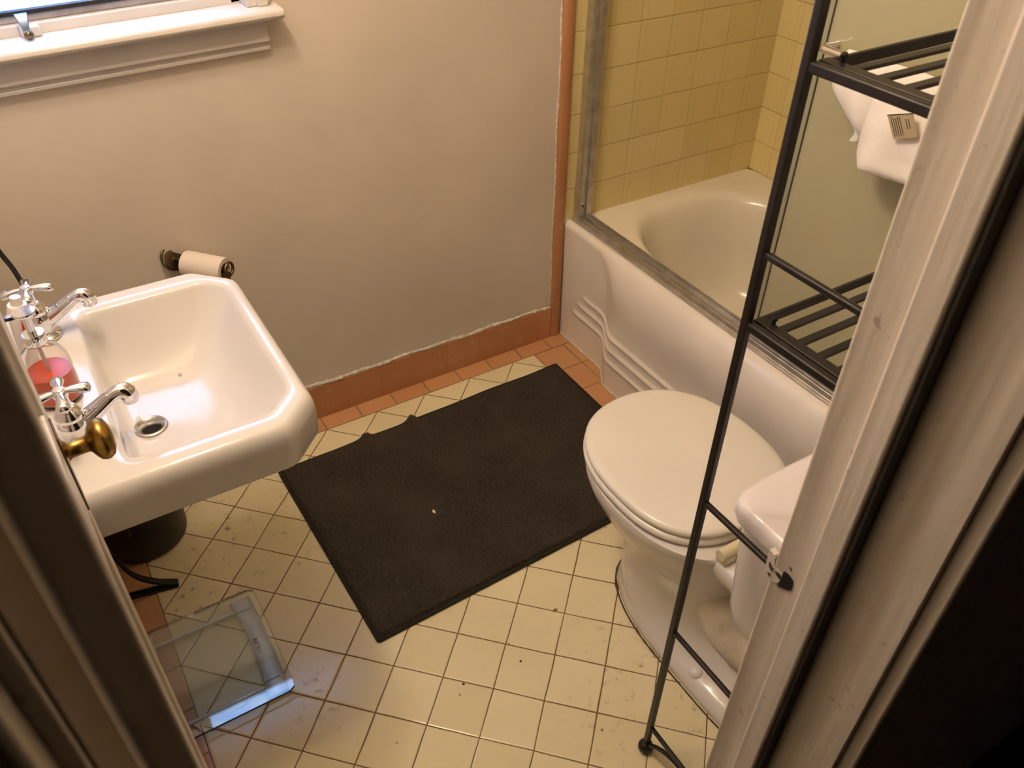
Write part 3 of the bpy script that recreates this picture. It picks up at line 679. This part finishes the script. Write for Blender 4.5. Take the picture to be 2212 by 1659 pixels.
# taps
def make_tap(loc, rz, label):
    t = thing('tap', label, 'tap', loc, rz, 'taps on the wash basin')
    MB().lathe([(0.0265, 0.0005), (0.0270, 0.003), (0.0245, 0.006), (0.0180, 0.009), (0.0165, 0.013), (0.0185, 0.021), (0.0205, 0.030), (0.0200, 0.038), (0.0170, 0.043), (0.0165, 0.046)], 36).build('body', M['chrome'], t, smooth=True, ang=50)
    MB().lathe([(0.0185, 0.0455), (0.0190, 0.050), (0.0185, 0.053), (0.0135, 0.060), (0.0105, 0.063), (0.0102, 0.065), (0.0078, 0.066), (0.0078, 0.079), (0.0092, 0.081), (0.0090, 0.084)], 36).build('bonnet', M['chrome'], t, smooth=True, ang=35)
    sp = spline([(0.006, 0, 0.027), (0.022, 0, 0.034), (0.040, 0, 0.044), (0.056, 0, 0.053), (0.067, 0, 0.0565), (0.0765, 0, 0.053), (0.079, 0, 0.044), (0.079, 0, 0.036)], 6)
    n = len(sp); rad = []
    for i in range(n):
        f = i / (n - 1); rad.append(0.0150 - 0.0050 * min(1, f / 0.45) + (0.0028 * sstep(0.5, 0.75, f)) - 0.0015 * sstep(0.88, 1.0, f))
    MB().tube(sp, rad, 22).build('spout', M['chrome'], t, smooth=True, ang=60)
    h = MB()
    for k in range(4):
        a = math.pi / 2 * k - 0.12; ca, sa_ = math.cos(a), math.sin(a); rings = []
        for r, wd, hh, zc in ((0.004, 0.0055, 0.0045, 0.088), (0.011, 0.0056, 0.0045, 0.0885), (0.020, 0.0072, 0.0055, 0.087), (0.029, 0.0092, 0.0068, 0.0855), (0.0355, 0.0088, 0.0060, 0.0845), (0.0380, 0.0055, 0.0030, 0.084)):
            rings.append([(ca * r - sa_ * wd * math.cos(b), sa_ * r + ca * wd * math.cos(b), zc + hh * math.sin(b)) for b in [2 * math.pi * j / 12 for j in range(12)]])
        h.rings(rings)
    h.lathe([(0.0095, 0.082), (0.0105, 0.086), (0.0100, 0.091), (0.0085, 0.0925)], 24)
    ho = h.build('cross_handle', M['chrome'], t, smooth=True, ang=50)
    MB().lathe([(0.0072, 0.092), (0.0070, 0.0940), (0.0045, 0.0952), (0.001, 0.0956)], 20).build('index_button', M['silver'], ho, smooth=True)
    return t
make_tap((-1.362, -0.478, SZ), 0.0, 'chrome cross-handled tap at the far end of the sink deck')
make_tap((-1.357, -0.772, SZ), 0.10, 'chrome cross-handled tap nearest the brass door knob')

# soap pump bottle
bo = thing('soap_dispenser', 'clear soap pump bottle half full of red soap between the two taps', 'soap dispenser', (-1.366, -0.655, SZ + 0.0005))
BR = 0.033
MB().lathe([(0.001, 0.0), (BR - 0.003, 0.0), (BR, 0.004), (BR, 0.062), (BR - 0.002, 0.074), (BR - 0.008, 0.086), (0.0150, 0.095), (0.0135, 0.100), (0.0122, 0.100), (0.0138, 0.094), (BR - 0.0095, 0.085), (BR - 0.0038, 0.073), (BR - 0.002, 0.062), (BR - 0.002, 0.006), (0.001, 0.004)], 40, cap=False).build('bottle', M['clear'], bo, smooth=True, ang=60)
MB().lathe([(0.001, 0.0045), (BR - 0.003, 0.0062), (BR - 0.0024, 0.010), (BR - 0.0024, 0.050), (0.001, 0.0505)], 40, cap=False).build('soap', M['soap'], bo, smooth=True)
MB().lathe([(0.0145, 0.098), (0.0155, 0.100), (0.0155, 0.114), (0.0148, 0.1155), (0.0065, 0.116)], 32).build('collar', M['chrome'], bo, smooth=True, ang=30)
MB().lathe([(0.0060, 0.115), (0.0055, 0.146), (0.0058, 0.148)], 20).build('pump_stem', M['chrome'], bo, smooth=True)
ph = MB().lathe([(0.007, 0.145), (0.0145, 0.1475), (0.0155, 0.150), (0.0148, 0.152), (0.001, 0.1522)], 32)
ph.rings([[(0.0, -0.005, 0.1455), (0.0, 0.005, 0.1455), (0.0, 0.005, 0.1505), (0.0, -0.005, 0.1505)], [(-0.034, -0.0035, 0.144), (-0.034, 0.0035, 0.144), (-0.034, 0.0035, 0.149), (-0.034, -0.0035, 0.149)]])
ph.build('pump_head', M['chrome'], bo, smooth=True, ang=30)
MB().tube([(0, 0, 0.10), (0.001, 0, 0.05), (0.004, 0, 0.008)], 0.0028, 10).build('dip_tube', M['tube_white'], bo, smooth=True)

# toothpaste tube lying on the ledge behind the pump bottle
tt = thing('toothpaste_tube', 'white toothpaste tube with red and green print leaning behind the soap pump', 'toothpaste', (-1.392, -0.560, SZ), 0)
tt.rotation_euler = (math.radians(-4), math.radians(7), math.radians(-28))
rings = []; TS = [0, .012, .0125, .022, .05, .085, .12, .125]; TW = [.0075, .0085, .0135, .0185, .0205, .0225, .0240, .0240]; TH = [.0075, .0085, .0125, .0150, .0125, .007, .0014, .0012]
for s_, wd, hh in zip(TS, TW, TH):
    rings.append([(hh * math.sin(b), wd * math.cos(b), 0.126 - s_) for b in [2 * math.pi * j / 28 for j in range(28)]])
MB().rings(rings).build('tube', M['tube_white'], tt, smooth=True, ang=40)
def band(s0, s1, b0, b1, name, mat):
    P = []
    for i in range(7):
        s_ = s0 + (s1 - s0) * i / 6; wd = float(np.interp(s_, TS, TW)) + 0.0005; hh = float(np.interp(s_, TS, TH)) + 0.0006
        P.append([(hh * math.sin(b), wd * math.cos(b), 0.126 - s_) for b in [b0 + (b1 - b0) * j / 8 for j in range(9)]])
    MB().grid(P).build(name, mat, tt, smooth=True)
band(0.030, 0.055, 1.9, 2.5, 'red_logo', M['red'])
band(0.016, 0.036, 0.35, 0.85, 'green_band', M['green'])

# black cord and pale stick beyond the far tap
cp = spline([(-1.452, -0.27, 1.20), (-1.425, -0.31, 1.02), (-1.400, -0.33, 0.94), (-1.384, -0.332, 0.867), (-1.374, -0.334, 0.825), (-1.372, -0.338, 0.77), (-1.40, -0.34, 0.70), (-1.44, -0.33, 0.60)], 8)
tag(MB().tube(cp, 0.0042, 10).build('power_cord', M['black_plastic'], smooth=True), 'black cord hanging down behind the far tap', 'cord')

# ------------------------------------------------------------------ toilet paper holder and roll
hz = 0.592
tph = thing('toilet_paper_holder', 'antique bronze scroll toilet paper holder on the wall behind the sink', 'toilet paper holder', (-1.08, 0.0, hz))
A = Vector((-1.083, -0.006, hz + 0.008)); B = Vector((-0.990, -0.104, hz + 0.004)); ax = (B - A).normalized()
def hp(mb, name, mat='dark_brass', **k):
    o = mb.build(name, M[mat], tph, **k); o.location = (1.08, 0, -hz); return o
def frame_to(p, d):
    d = Vector(d).normalized(); q = Vector((0, 0, 1)).rotation_difference(d); return Matrix.Translation(p) @ q.to_matrix().to_4x4()
hp(MB().lathe([(0.0215, -0.003), (0.0235, 0.0), (0.0225, 0.003), (0.0200, 0.0035), (0.0195, 0.002), (0.006, 0.002), (0.0055, 0.005), (0.003, 0.006), (0.001, 0.0055)], 32, frame_to(A, (0.30, -0.85, 0.42))), 'end_disc', smooth=True)
def loop(c, n_, r, sweep, start=0.0, wob=1.0):
    m_ = frame_to(c, n_); return [m_ @ Vector((r * math.cos(start + sweep * k / 30), r * wob * math.sin(start + sweep * k / 30), 0)) for k in range(31)]
lp = loop(A + Vector((-0.006, -0.002, 0)), (0.30, -0.85, 0.42), 0.0275, math.pi * 1.5, 0.6)
lp = [p + Vector((0.004, 0.004, 0.003)) for p in lp]
hp(MB().tube(lp + [Vector((-1.070, -0.02, hz - 0.03)), Vector((-1.066, -0.02, hz - 0.06))], 0.0028, 10), 'scroll_wire', smooth=True)
hp(MB().tube([A + Vector((0.010, 0, -0.012)), A + Vector((0.020, -0.012, -0.026)), Vector((-1.060, -0.022, hz - 0.05)), Vector((-1.058, -0.01, hz - 0.11))], 0.0032, 10), 'arm', smooth=True)
lp = loop(B + Vector((0.002, 0, 0.0)), (0.55, -0.75, 0.1), 0.0125, math.pi * 1.9, -1.0, 1.2)
hp(MB().tube(lp, 0.0034, 10), 'end_loop', smooth=True)
hp(MB().tube([B + Vector((0, 0, -0.012)), B + Vector((-0.004, 0.01, -0.03)), Vector((-1.010, -0.06, hz - 0.08)), Vector((-1.04, -0.004, hz - 0.11))], [0.006, 0.006, 0.0045, 0.004], 10), 'arm', smooth=True)
hp(MB().tube([A + ax * 0.008, B - ax * 0.004 + Vector((0, 0, -0.010))], 0.004, 10), 'roller', smooth=True)
hp(MB().box(-1.078, -1.030, -0.004, 0.0, hz - 0.125, hz - 0.09), 'wall_plate', bevel=0.001)
ro = thing('toilet_roll', 'small toilet paper roll in the bronze holder behind the sink', 'toilet paper', tuple((A + B) / 2))
fm = frame_to(ax * 0.010 + Vector((0, 0, -0.006)), ax)
MB().lathe([(0.0195, -0.049), (0.0300, -0.049), (0.0305, -0.047), (0.0305, 0.047), (0.0300, 0.049), (0.0195, 0.049), (0.0195, -0.049)], 40, fm, cap=False).build('paper', M['paper'], ro, smooth=True, ang=40)
MB().lathe([(0.0193, -0.0492), (0.0182, -0.0492), (0.0182, 0.0492), (0.0193, 0.0492)], 32, fm, cap=False).build('cardboard_core', M['wood'], ro, smooth=True)

# ------------------------------------------------------------------ bath mat
def ratio(a, b, f): return a + (b - a) * f
c00, c10, c01, c11 = Vector((-0.988, -0.768, 0)), Vector((-0.235, -0.758, 0)), Vector((-0.992, -0.168, 0)), Vector((-0.097, -0.150, 0))
c00 = Vector((-0.978, -0.772, 0)); c10 = Vector((-0.096, -0.745, 0))
NU, NV = 600, 420
mv = []
for i in range(NU + 1):
    u = i / NU; row = []
    for j in range(NV + 1):
        v = j / NV
        p = c00 * (1 - u) * (1 - v) + c10 * u * (1 - v) + c01 * (1 - u) * v + c11 * u * v
        X_, Y_ = u * 0.885, v * 0.605
        # edge waviness and two puckers at the far edge
        puck = math.exp(-((X_ - 0.385) / 0.016) ** 2) * sstep(0.40, 0.60, Y_) + 0.8 * math.exp(-((X_ - 0.245) / 0.018) ** 2) * sstep(0.47, 0.60, Y_)
        puck2 = math.exp(-((X_ - 0.60) / 0.014) ** 2) * sstep(0.12, 0.0, Y_)
        big = 0.0035 * noise.noise((X_ * 4, Y_ * 4, 3)) + 0.0022 * noise.noise((X_ * 11, Y_ * 11, 7))
        sh = 0.006 * noise.noise((X_ * 5, Y_ * 5, 1)); 
        nubx = abs(math.sin(math.pi * (X_ + sh) / 0.0080)); nuby = abs(math.sin(math.pi * (Y_ + sh + (int((X_ + sh) / 0.0080) % 2) * 0.0038) / 0.0076))
        edge = min(X_, 0.885 - X_, Y_, 0.605 - Y_)
        body = sstep(0.004, 0.010, edge)
        z = 0.003 + body * (0.0055 + big * 1.3 + 0.0085 * (nubx ** 0.45) * (0.35 + 0.65 * nuby ** 0.45)) + 0.017 * puck + 0.012 * puck2
        p = p + Vector((0, 0.004 * noise.noise((X_ * 7, 0, 5)) * sstep(0.5, 0.6, Y_) + 0.010 * puck, z))
        if edge < 0.001: p.z = 0.0008
        row.append(tuple(p))
    mv.append(row)
mat_ = thing('bath_mat', 'dark brown ribbed chenille bath mat on the cream tiles', 'bath mat', (-0.54, -0.46, 0))
o = MB().grid(mv).build('pile', M['rug'], mat_, smooth=True, ang=180); o.location = (0.54, 0.46, 0)
def binding(idx):
    pts = []
    for (i, j) in idx: p = Vector(mv[i][j]); pts.append(Vector((p.x, p.y, 0.0048)))
    return pts
loop_ = [(i, 0) for i in range(0, NU, 8)] + [(NU, j) for j in range(0, NV, 8)] + [(i, NV) for i in range(NU, 0, -8)] + [(0, j) for j in range(NV, 0, -8)] + [(0, 0)]
o = MB().tube(binding(loop_), 0.0046, 8).build('binding', M['mat_edge'], mat_, smooth=True); o.location = (0.54, 0.46, 0)
# lint on the mat, crumbs on the floor
cr = MB(); cr.rings([[(-0.708 + x * s_, -0.509 + y * s_, z) for x, y in ((0.002, -0.007), (0.004, 0.0), (0.0025, 0.006), (0, 0.007), (-0.003, 0.001), (-0.0015, -0.006))] for s_, z in ((1, 0.0150), (0.9, 0.0180))])
# position computed on the mat under the white fleck of the photograph
fleck = cr.build('lint_fleck', simple('white_lint', (0.85, 0.80, 0.68), 0.9)); tag(fleck, 'tiny white fleck of lint lying on the dark bath mat', 'lint')

m_ = MB().rings([[(-0.602 + x * s_, -0.901 + y * s_, z) for x, y in ((0.007, -0.001), (0.005, 0.003), (-0.001, 0.0035), (-0.007, 0.002), (-0.005, -0.002), (0.002, -0.003))] for s_, z in ((1, 0.0), (0.85, 0.0022))])
tag(m_.build('crumb', simple('brown_crumb', (0.22, 0.15, 0.07), 0.9)), 'tiny brown crumb on the cream tiles between the bath mat and toilet', 'crumb')

# ------------------------------------------------------------------ glass bathroom scale
scl = thing('bathroom_scale', 'clear glass bathroom scale with silver bar on the floor below the sink', 'bathroom scale', (-1.32, -0.645, 0), math.radians(0.0))
def scp(mb, name, mat, par=None, **k):
    o = mb.build(name, mat, par or scl, **k)
    if par is None: o.location = (1.32, 0.645, 0)
    return o
GZ = 0.020
x0, x1, y0, y1 = -1.452, -1.172, -0.795, -0.505
g_ = MB().rings([outline(((x0 + x1) / 2, (y0 + y1) / 2), [(0, (x1 - x0) / 2), (180, (x1 - x0) / 2), (90, (y1 - y0) / 2), (270, (y1 - y0) / 2)], 26, 96, z) for z in (GZ - 0.006, GZ)])
scp(g_, 'glass_platform', M['plate_glass'])
scp(MB().rings([outline(((x0 + x1) / 2, (y0 + y1) / 2), [(0, (x1 - x0) / 2), (180, (x1 - x0) / 2), (90, (y1 - y0) / 2), (270, (y1 - y0) / 2)], 26, 96, z, g2) for z, g2 in ((GZ - 0.0059, 0.0002), (GZ - 0.0059, 0.0007), (GZ - 0.0003, 0.0007), (GZ - 0.0003, 0.0002))], True, False, False), 'glass_rim', simple('green_rim', (0.06, 0.10, 0.07), 0.15))
def bar(xa, xb, name):
    rows = []
    for k in range(25):
        f = k / 24; y = -0.786 + f * 0.270
        bow = 0.010 * math.sin(math.pi * f) * (1 if xa > -1.3 else -1)
        za = 0.002
        rows.append([(xa + bow, y, za), (xa + bow, y, GZ - 0.0085), (xa + bow + 0.004, y, GZ - 0.0065), (xb + bow * 0.4 - 0.004, y, GZ - 0.0065), (xb + bow * 0.4, y, GZ - 0.0085), (xb + bow * 0.4, y, za)])
    return scp(MB().rings(rows), name, M['silver'], bevel=0.001)
br = bar(-1.229, -1.184, 'display_bar'); bar(-1.440, -1.395, 'display_bar')
for y in (-0.545, -0.757):
    scp(MB().box(-1.40, -1.224, y - 0.0035, y + 0.0035, 0.006, GZ - 0.0068), 'cross_rail', M['silver'], bevel=0.0015)
for xx, yy in ((-1.206, -0.530), (-1.206, -0.770), (-1.418, -0.530), (-1.418, -0.770)):
    scp(MB().lathe([(0.012, 0.0), (0.013, 0.003), (0.012, 0.006)], 18, Matrix.Translation((xx, yy, 0))), 'foot', M['black_plastic'], smooth=True)
for y in (-0.553, -0.748):
    scp(MB().box(-1.222, -1.190, y - 0.0008, y + 0.0008, GZ - 0.0066, GZ - 0.0062), 'seam', M['dark_text'])
gl = MB(); rg = random.Random(5)
for k in range(6):
    y = -0.672 + k * 0.0066
    gl.box(-1.213, -1.204, y, y + 0.0013, GZ - 0.0066, GZ - 0.0061)
    gl.box(-1.213 + rg.choice([0, 0.0045, 0.0078]), -1.2118 + rg.choice([0, 0.0045, 0.0075]) + 0.001, y, y + 0.0045, GZ - 0.0066, GZ - 0.0061)
    if k % 2: gl.box(-1.213, -1.204, y + 0.0035, y + 0.0047, GZ - 0.0066, GZ - 0.0061)
scp(gl, 'faded_lettering', M['dark_text'])

# ------------------------------------------------------------------ black bin under the sink and a curved metal stand
bn = thing('waste_bin', 'round black waste bin on the floor under the sink', 'bin', (-1.345, -0.195, 0))
MB().lathe([(0.085, 0.0), (0.098, 0.003), (0.101, 0.010), (0.104, 0.10), (0.110, 0.24), (0.113, 0.245), (0.113, 0.250), (0.107, 0.250), (0.101, 0.12), (0.097, 0.012), (0.001, 0.010)], 48, cap=False).build('bucket', M['black_plastic'], bn, smooth=True, ang=50)
lb = MB(); P = []
for i in range(9):
    a = math.radians(-72 + i * 5.0); P.append([(0.1065 * math.cos(a), 0.1065 * math.sin(a), z) for z in (0.150, 0.158)])
MB().grid(P).build('silver_strip', simple('dull_silver_strip', (0.45, 0.42, 0.36), 0.4), bn, smooth=True)
q = loop(Vector((-0.045, -0.094, 0.12)), (-0.35, -0.9, 0.1), 0.022, math.pi * 1.2, -1.2)
MB().tube(q, 0.0016, 8).build('ring_pull', M['dark_brass'], bn, smooth=True)
st = thing('curved_stand', 'dark metal stand with a curved flat foot on the terracotta border under the sink', 'stand', (-1.40, -0.365, 0))
def strap(pts, w_, th_, name):
    P = spline(pts, 6); rings = []
    for i, p in enumerate(P):
        t = (P[min(i + 1, len(P) - 1)] - P[max(i - 1, 0)]).normalized(); s_ = Vector((0.12, -0.99, 0)); s_ = (s_ - t * s_.dot(t)).normalized(); n_ = t.cross(s_)
        rings.append([p + s_ * w_ / 2 + n_ * th_ / 2, p - s_ * w_ / 2 + n_ * th_ / 2, p - s_ * w_ / 2 - n_ * th_ / 2, p + s_ * w_ / 2 - n_ * th_ / 2])
    o = MB().rings(rings).build(name, M['black_metal'], st, bevel=0.001); o.location = (1.40, 0.365, 0)
strap([(-1.425, -0.352, 0.50), (-1.425, -0.352, 0.26), (-1.418, -0.356, 0.15), (-1.395, -0.366, 0.062), (-1.355, -0.380, 0.024), (-1.312, -0.392, 0.006)], 0.018, 0.006, 'curved_leg')
strap([(-1.440, -0.372, 0.006), (-1.39, -0.380, 0.004), (-1.312, -0.395, 0.0035)], 0.018, 0.006, 'floor_bar')

# ------------------------------------------------------------------ black metal rack standing over the toilet
rk = thing('storage_rack', 'black metal over-toilet storage rack with slatted shelves beside the door frame', 'rack', (-0.345, -1.38, 0))
def rkp(mb, name, **k):
    o = mb.build(name, M['black_metal'], rk, **k); o.location = (0.345, 1.38, 0); return o
RX0, RX1, RY0, RY1 = -0.630, -0.075, -1.261, -1.468
for x in (RX0, RX1):
    for y in (RY0, RY1):
        rkp(MB().sqbar((x, y, 0.015), (x, y, 1.70), 0.0115, 0.0115), 'post', bevel=0.0028, seg=3)
        rkp(MB().lathe([(0.002, 0.000), (0.010, 0.003), (0.0145, 0.009), (0.0150, 0.015), (0.0125, 0.022), (0.006, 0.027)], 24, Matrix.Translation((x, y, 0))), 'ball_foot', smooth=True)
    for z in (0.088, 0.398, 0.712, 1.115, 1.55):
        rkp(MB().sqbar((x, RY0, z), (x, RY1, z), 0.0080, 0.0080), 'side_rung', bevel=0.002)
    arc = spline([(x, RY0 - 0.004, 0.022), (x, RY0 - 0.026, 0.050), (x, RY0 - 0.060, 0.072), (x, (RY0 + RY1) / 2, 0.080), (x, RY1 + 0.060, 0.072), (x, RY1 + 0.026, 0.050), (x, RY1 + 0.004, 0.022)], 6)
    rkp(MB().tube(arc, 0.0045, 10), 'foot_arch', smooth=True)
for z in (1.019, 1.319):
    sh = bpy.data.objects.new('shelf', None); COL.objects.link(sh); sh.parent = rk; sh.location = (0, 0, z)
    def shp(mb, name, **k):
        o = mb.build(name, M['black_metal'], sh, **k); o.location = (0.345, 1.38, 0); return o
    for x, sg in ((RX0, 1), (RX1, -1)):
        shp(MB().sqbar((x + sg * 0.001, RY0, 0.000), (x + sg * 0.001, RY1, 0.000), 0.0105, 0.0110), 'side_rail', bevel=0.002)
        shp(MB().sqbar((x + sg * 0.0155, RY0 - 0.004, 0.0035), (x + sg * 0.0155, RY1 + 0.004, 0.0035), 0.0145, 0.004), 'side_flat', bevel=0.001)
        mk = Matrix.Translation((x + sg * 0.024, RY0 - 0.020, 0.002))
        shp(MB().lathe([(0.0022, 0), (0.0022, 0.006), (0.0038, 0.007), (0.0040, 0.010), (0.002, 0.012)], 12, mk), 'screw_knob', smooth=True)
    shp(MB().sqbar((RX0 + 0.010, RY0 - 0.003, -0.003), (RX1 - 0.010, RY0 - 0.003, -0.001), 0.005, 0.012), 'front_rail', bevel=0.001)
    shp(MB().sqbar((RX0 + 0.010, RY1 + 0.003, 0.0), (RX1 - 0.010, RY1 + 0.003, 0.0), 0.004, 0.012), 'back_rail', bevel=0.001)
    for k in range(6):
        y = RY0 - 0.031 - k * 0.0295
        shp(MB().sqbar((RX0 + 0.012, y, 0.0), (RX1 - 0.012, y, 0.0), 0.0110, 0.0040), 'slat', bevel=0.001)

# ------------------------------------------------------------------ white towel over the bar
tw = thing('towel', 'white cloth with a care tag draped over the shower door bar', 'towel', (0, -0.93, 1.13))
def cloth(ctrl, name, nu=5, nv=5, thick=0.004, wav=0.003, seed=0):
    """ctrl: grid of control points [row][col]; rows hang downwards"""
    rows = [spline(r, 8) for r in ctrl]
    cols = [spline([rows[i][j] for i in range(len(rows))], 10) for j in range(len(rows[0]))]
    P = [[cols[j][i] for j in range(len(cols))] for i in range(len(cols[0]))]
    Q = []
    for i, r in enumerate(P):
        Q.append([p + Vector((wav * noise.noise((p.y * 22, p.z * 22, seed)), wav * 0.5 * noise.noise((p.y * 30, p.z * 30, seed + 4)), wav * noise.noise((p.y * 25, p.z * 20, seed + 9)) * (i / len(P)))) for p in r])
    o = MB().grid(Q).build(name, M['towel'], tw, smooth=True, ang=180); o.location = (0, 0.93, -1.13)
    m_ = o.modifiers.new('thick', 'SOLIDIFY'); m_.thickness = thick; m_.offset = 0
    return o
V = lambda x, y, z: (x, y, z)
# left flap: hangs from the bar in front, sweeping back to a rolled hem tip
cloth([[V(0.018, -0.835, 1.098), V(0.02, -0.88, 1.098), V(0.018, -0.93, 1.098)],
       [V(0.0, -0.835, 1.126), V(0.0, -0.88, 1.128), V(0.0, -0.93, 1.126)],
       [V(-0.016, -0.832, 1.098), V(-0.02, -0.88, 1.098), V(-0.022, -0.93, 1.098)],
       [V(-0.018, -0.838, 1.065), V(-0.028, -0.89, 1.065), V(-0.024, -0.93, 1.060)],
       [V(-0.01, -0.868, 1.030), V(-0.028, -0.905, 1.030), V(-0.018, -0.935, 1.030)],
       [V(-0.0, -0.893, 1.000), V(-0.016, -0.915, 1.006), V(-0.01, -0.94, 1.010)],
       [V(0.004, -0.884, 0.978), V(-0.006, -0.905, 0.985), V(0.0, -0.935, 0.995)]], 'side_flap', seed=1, thick=0.0045)
cloth([[V(0.02, -0.93, 1.078), V(0.022, -0.98, 1.078), V(0.02, -1.04, 1.078), V(0.018, -1.1, 1.078)],
       [V(0.0, -0.925, 1.128), V(0.0, -0.98, 1.130), V(0.0, -1.04, 1.128), V(0.0, -1.1, 1.128)],
       [V(-0.022, -0.925, 1.088), V(-0.024, -0.98, 1.088), V(-0.02, -1.04, 1.088), V(-0.024, -1.1, 1.088)],
       [V(-0.03, -0.925, 1.050), V(-0.038, -0.98, 1.050), V(-0.03, -1.04, 1.050), V(-0.036, -1.1, 1.050)],
       [V(-0.026, -0.925, 1.000), V(-0.046, -0.97, 1.000), V(-0.032, -1.03, 1.000), V(-0.04, -1.1, 1.000)],
       [V(-0.012, -0.92, 0.965), V(-0.048, -0.96, 0.968), V(-0.034, -1.03, 0.972), V(-0.04, -1.1, 0.975)],
       [V(0.01, -0.925, 0.950), V(-0.03, -0.955, 0.955), V(-0.02, -1.03, 0.960), V(-0.03, -1.1, 0.962)],
       [V(0.026, -0.94, 0.955), V(0.004, -0.98, 0.955), V(0.004, -1.03, 0.960), V(0.0, -1.1, 0.965)]], 'main_fold', seed=5)
tgq = [(-0.050, -0.978, 1.068), (-0.046, -1.020, 1.084), (-0.044, -1.040, 1.050), (-0.049, -1.002, 1.034)]
m_ = MB(); m_.rings([tgq, [(x + 0.0008, y, z) for x, y, z in tgq]]); tagob = m_.build('care_tag', M['tag'], tw); tagob.location = (0, 0.93, -1.13); tagob['label'] = 'beige care tag with dark print'
pr = MB(); q = [Vector(p) for p in tgq]
def onq(u, v, e=0.0006): p = (q[0] * (1 - u) + q[1] * u) * (1 - v) + (q[3] * (1 - u) + q[2] * u) * v; return p + Vector((-e, 0, 0))
def stroke(u0, u1, v0, v1): pr.add([onq(u0, v0), onq(u1, v0), onq(u1, v1), onq(u0, v1)], [(0, 1, 2, 3)])
stroke(0, 1, 0.0, 0.035)
for k in range(5):
    v = 0.12; u = 0.10 + k * 0.085; vv = 0.10 + 0.04 * (k % 3)
    while vv < 0.88:
        ln = random.uniform(0.03, 0.10); stroke(u, u + 0.035, vv, min(0.9, vv + ln)); vv += ln + 0.015
for k in range(2):
    vv = 0.22
    while vv < 0.62:
        ln = random.uniform(0.04, 0.09); stroke(0.66 + k * 0.10, 0.70 + k * 0.10, vv, vv + ln); vv += ln + 0.02
po = pr.build('tag_print', M['dark_text'], tagob)

# ------------------------------------------------------------------ vanity light above the sink (the room's own lamp)
vl = thing('vanity_light', 'two-globe wall lamp above the wash basin', 'lamp', (XL, -0.73, 2.14))
o = MB().box(XL, XL + 0.03, -0.90, -0.56, 2.11, 2.20).build('back_plate', M['chrome'], vl, bevel=0.006); o.location = (-XL, 0.73, -2.14)
for p in LAMP_POS:
    o = MB().tube([(XL + 0.03, p[1], 2.17), (XL + 0.12, p[1], 2.22), (p[0] - 0.02, p[1], 2.23), (p[0], p[1], 2.215)], 0.008, 10).build('arm', M['chrome'], vl, smooth=True); o.location = (-XL, 0.73, -2.14)
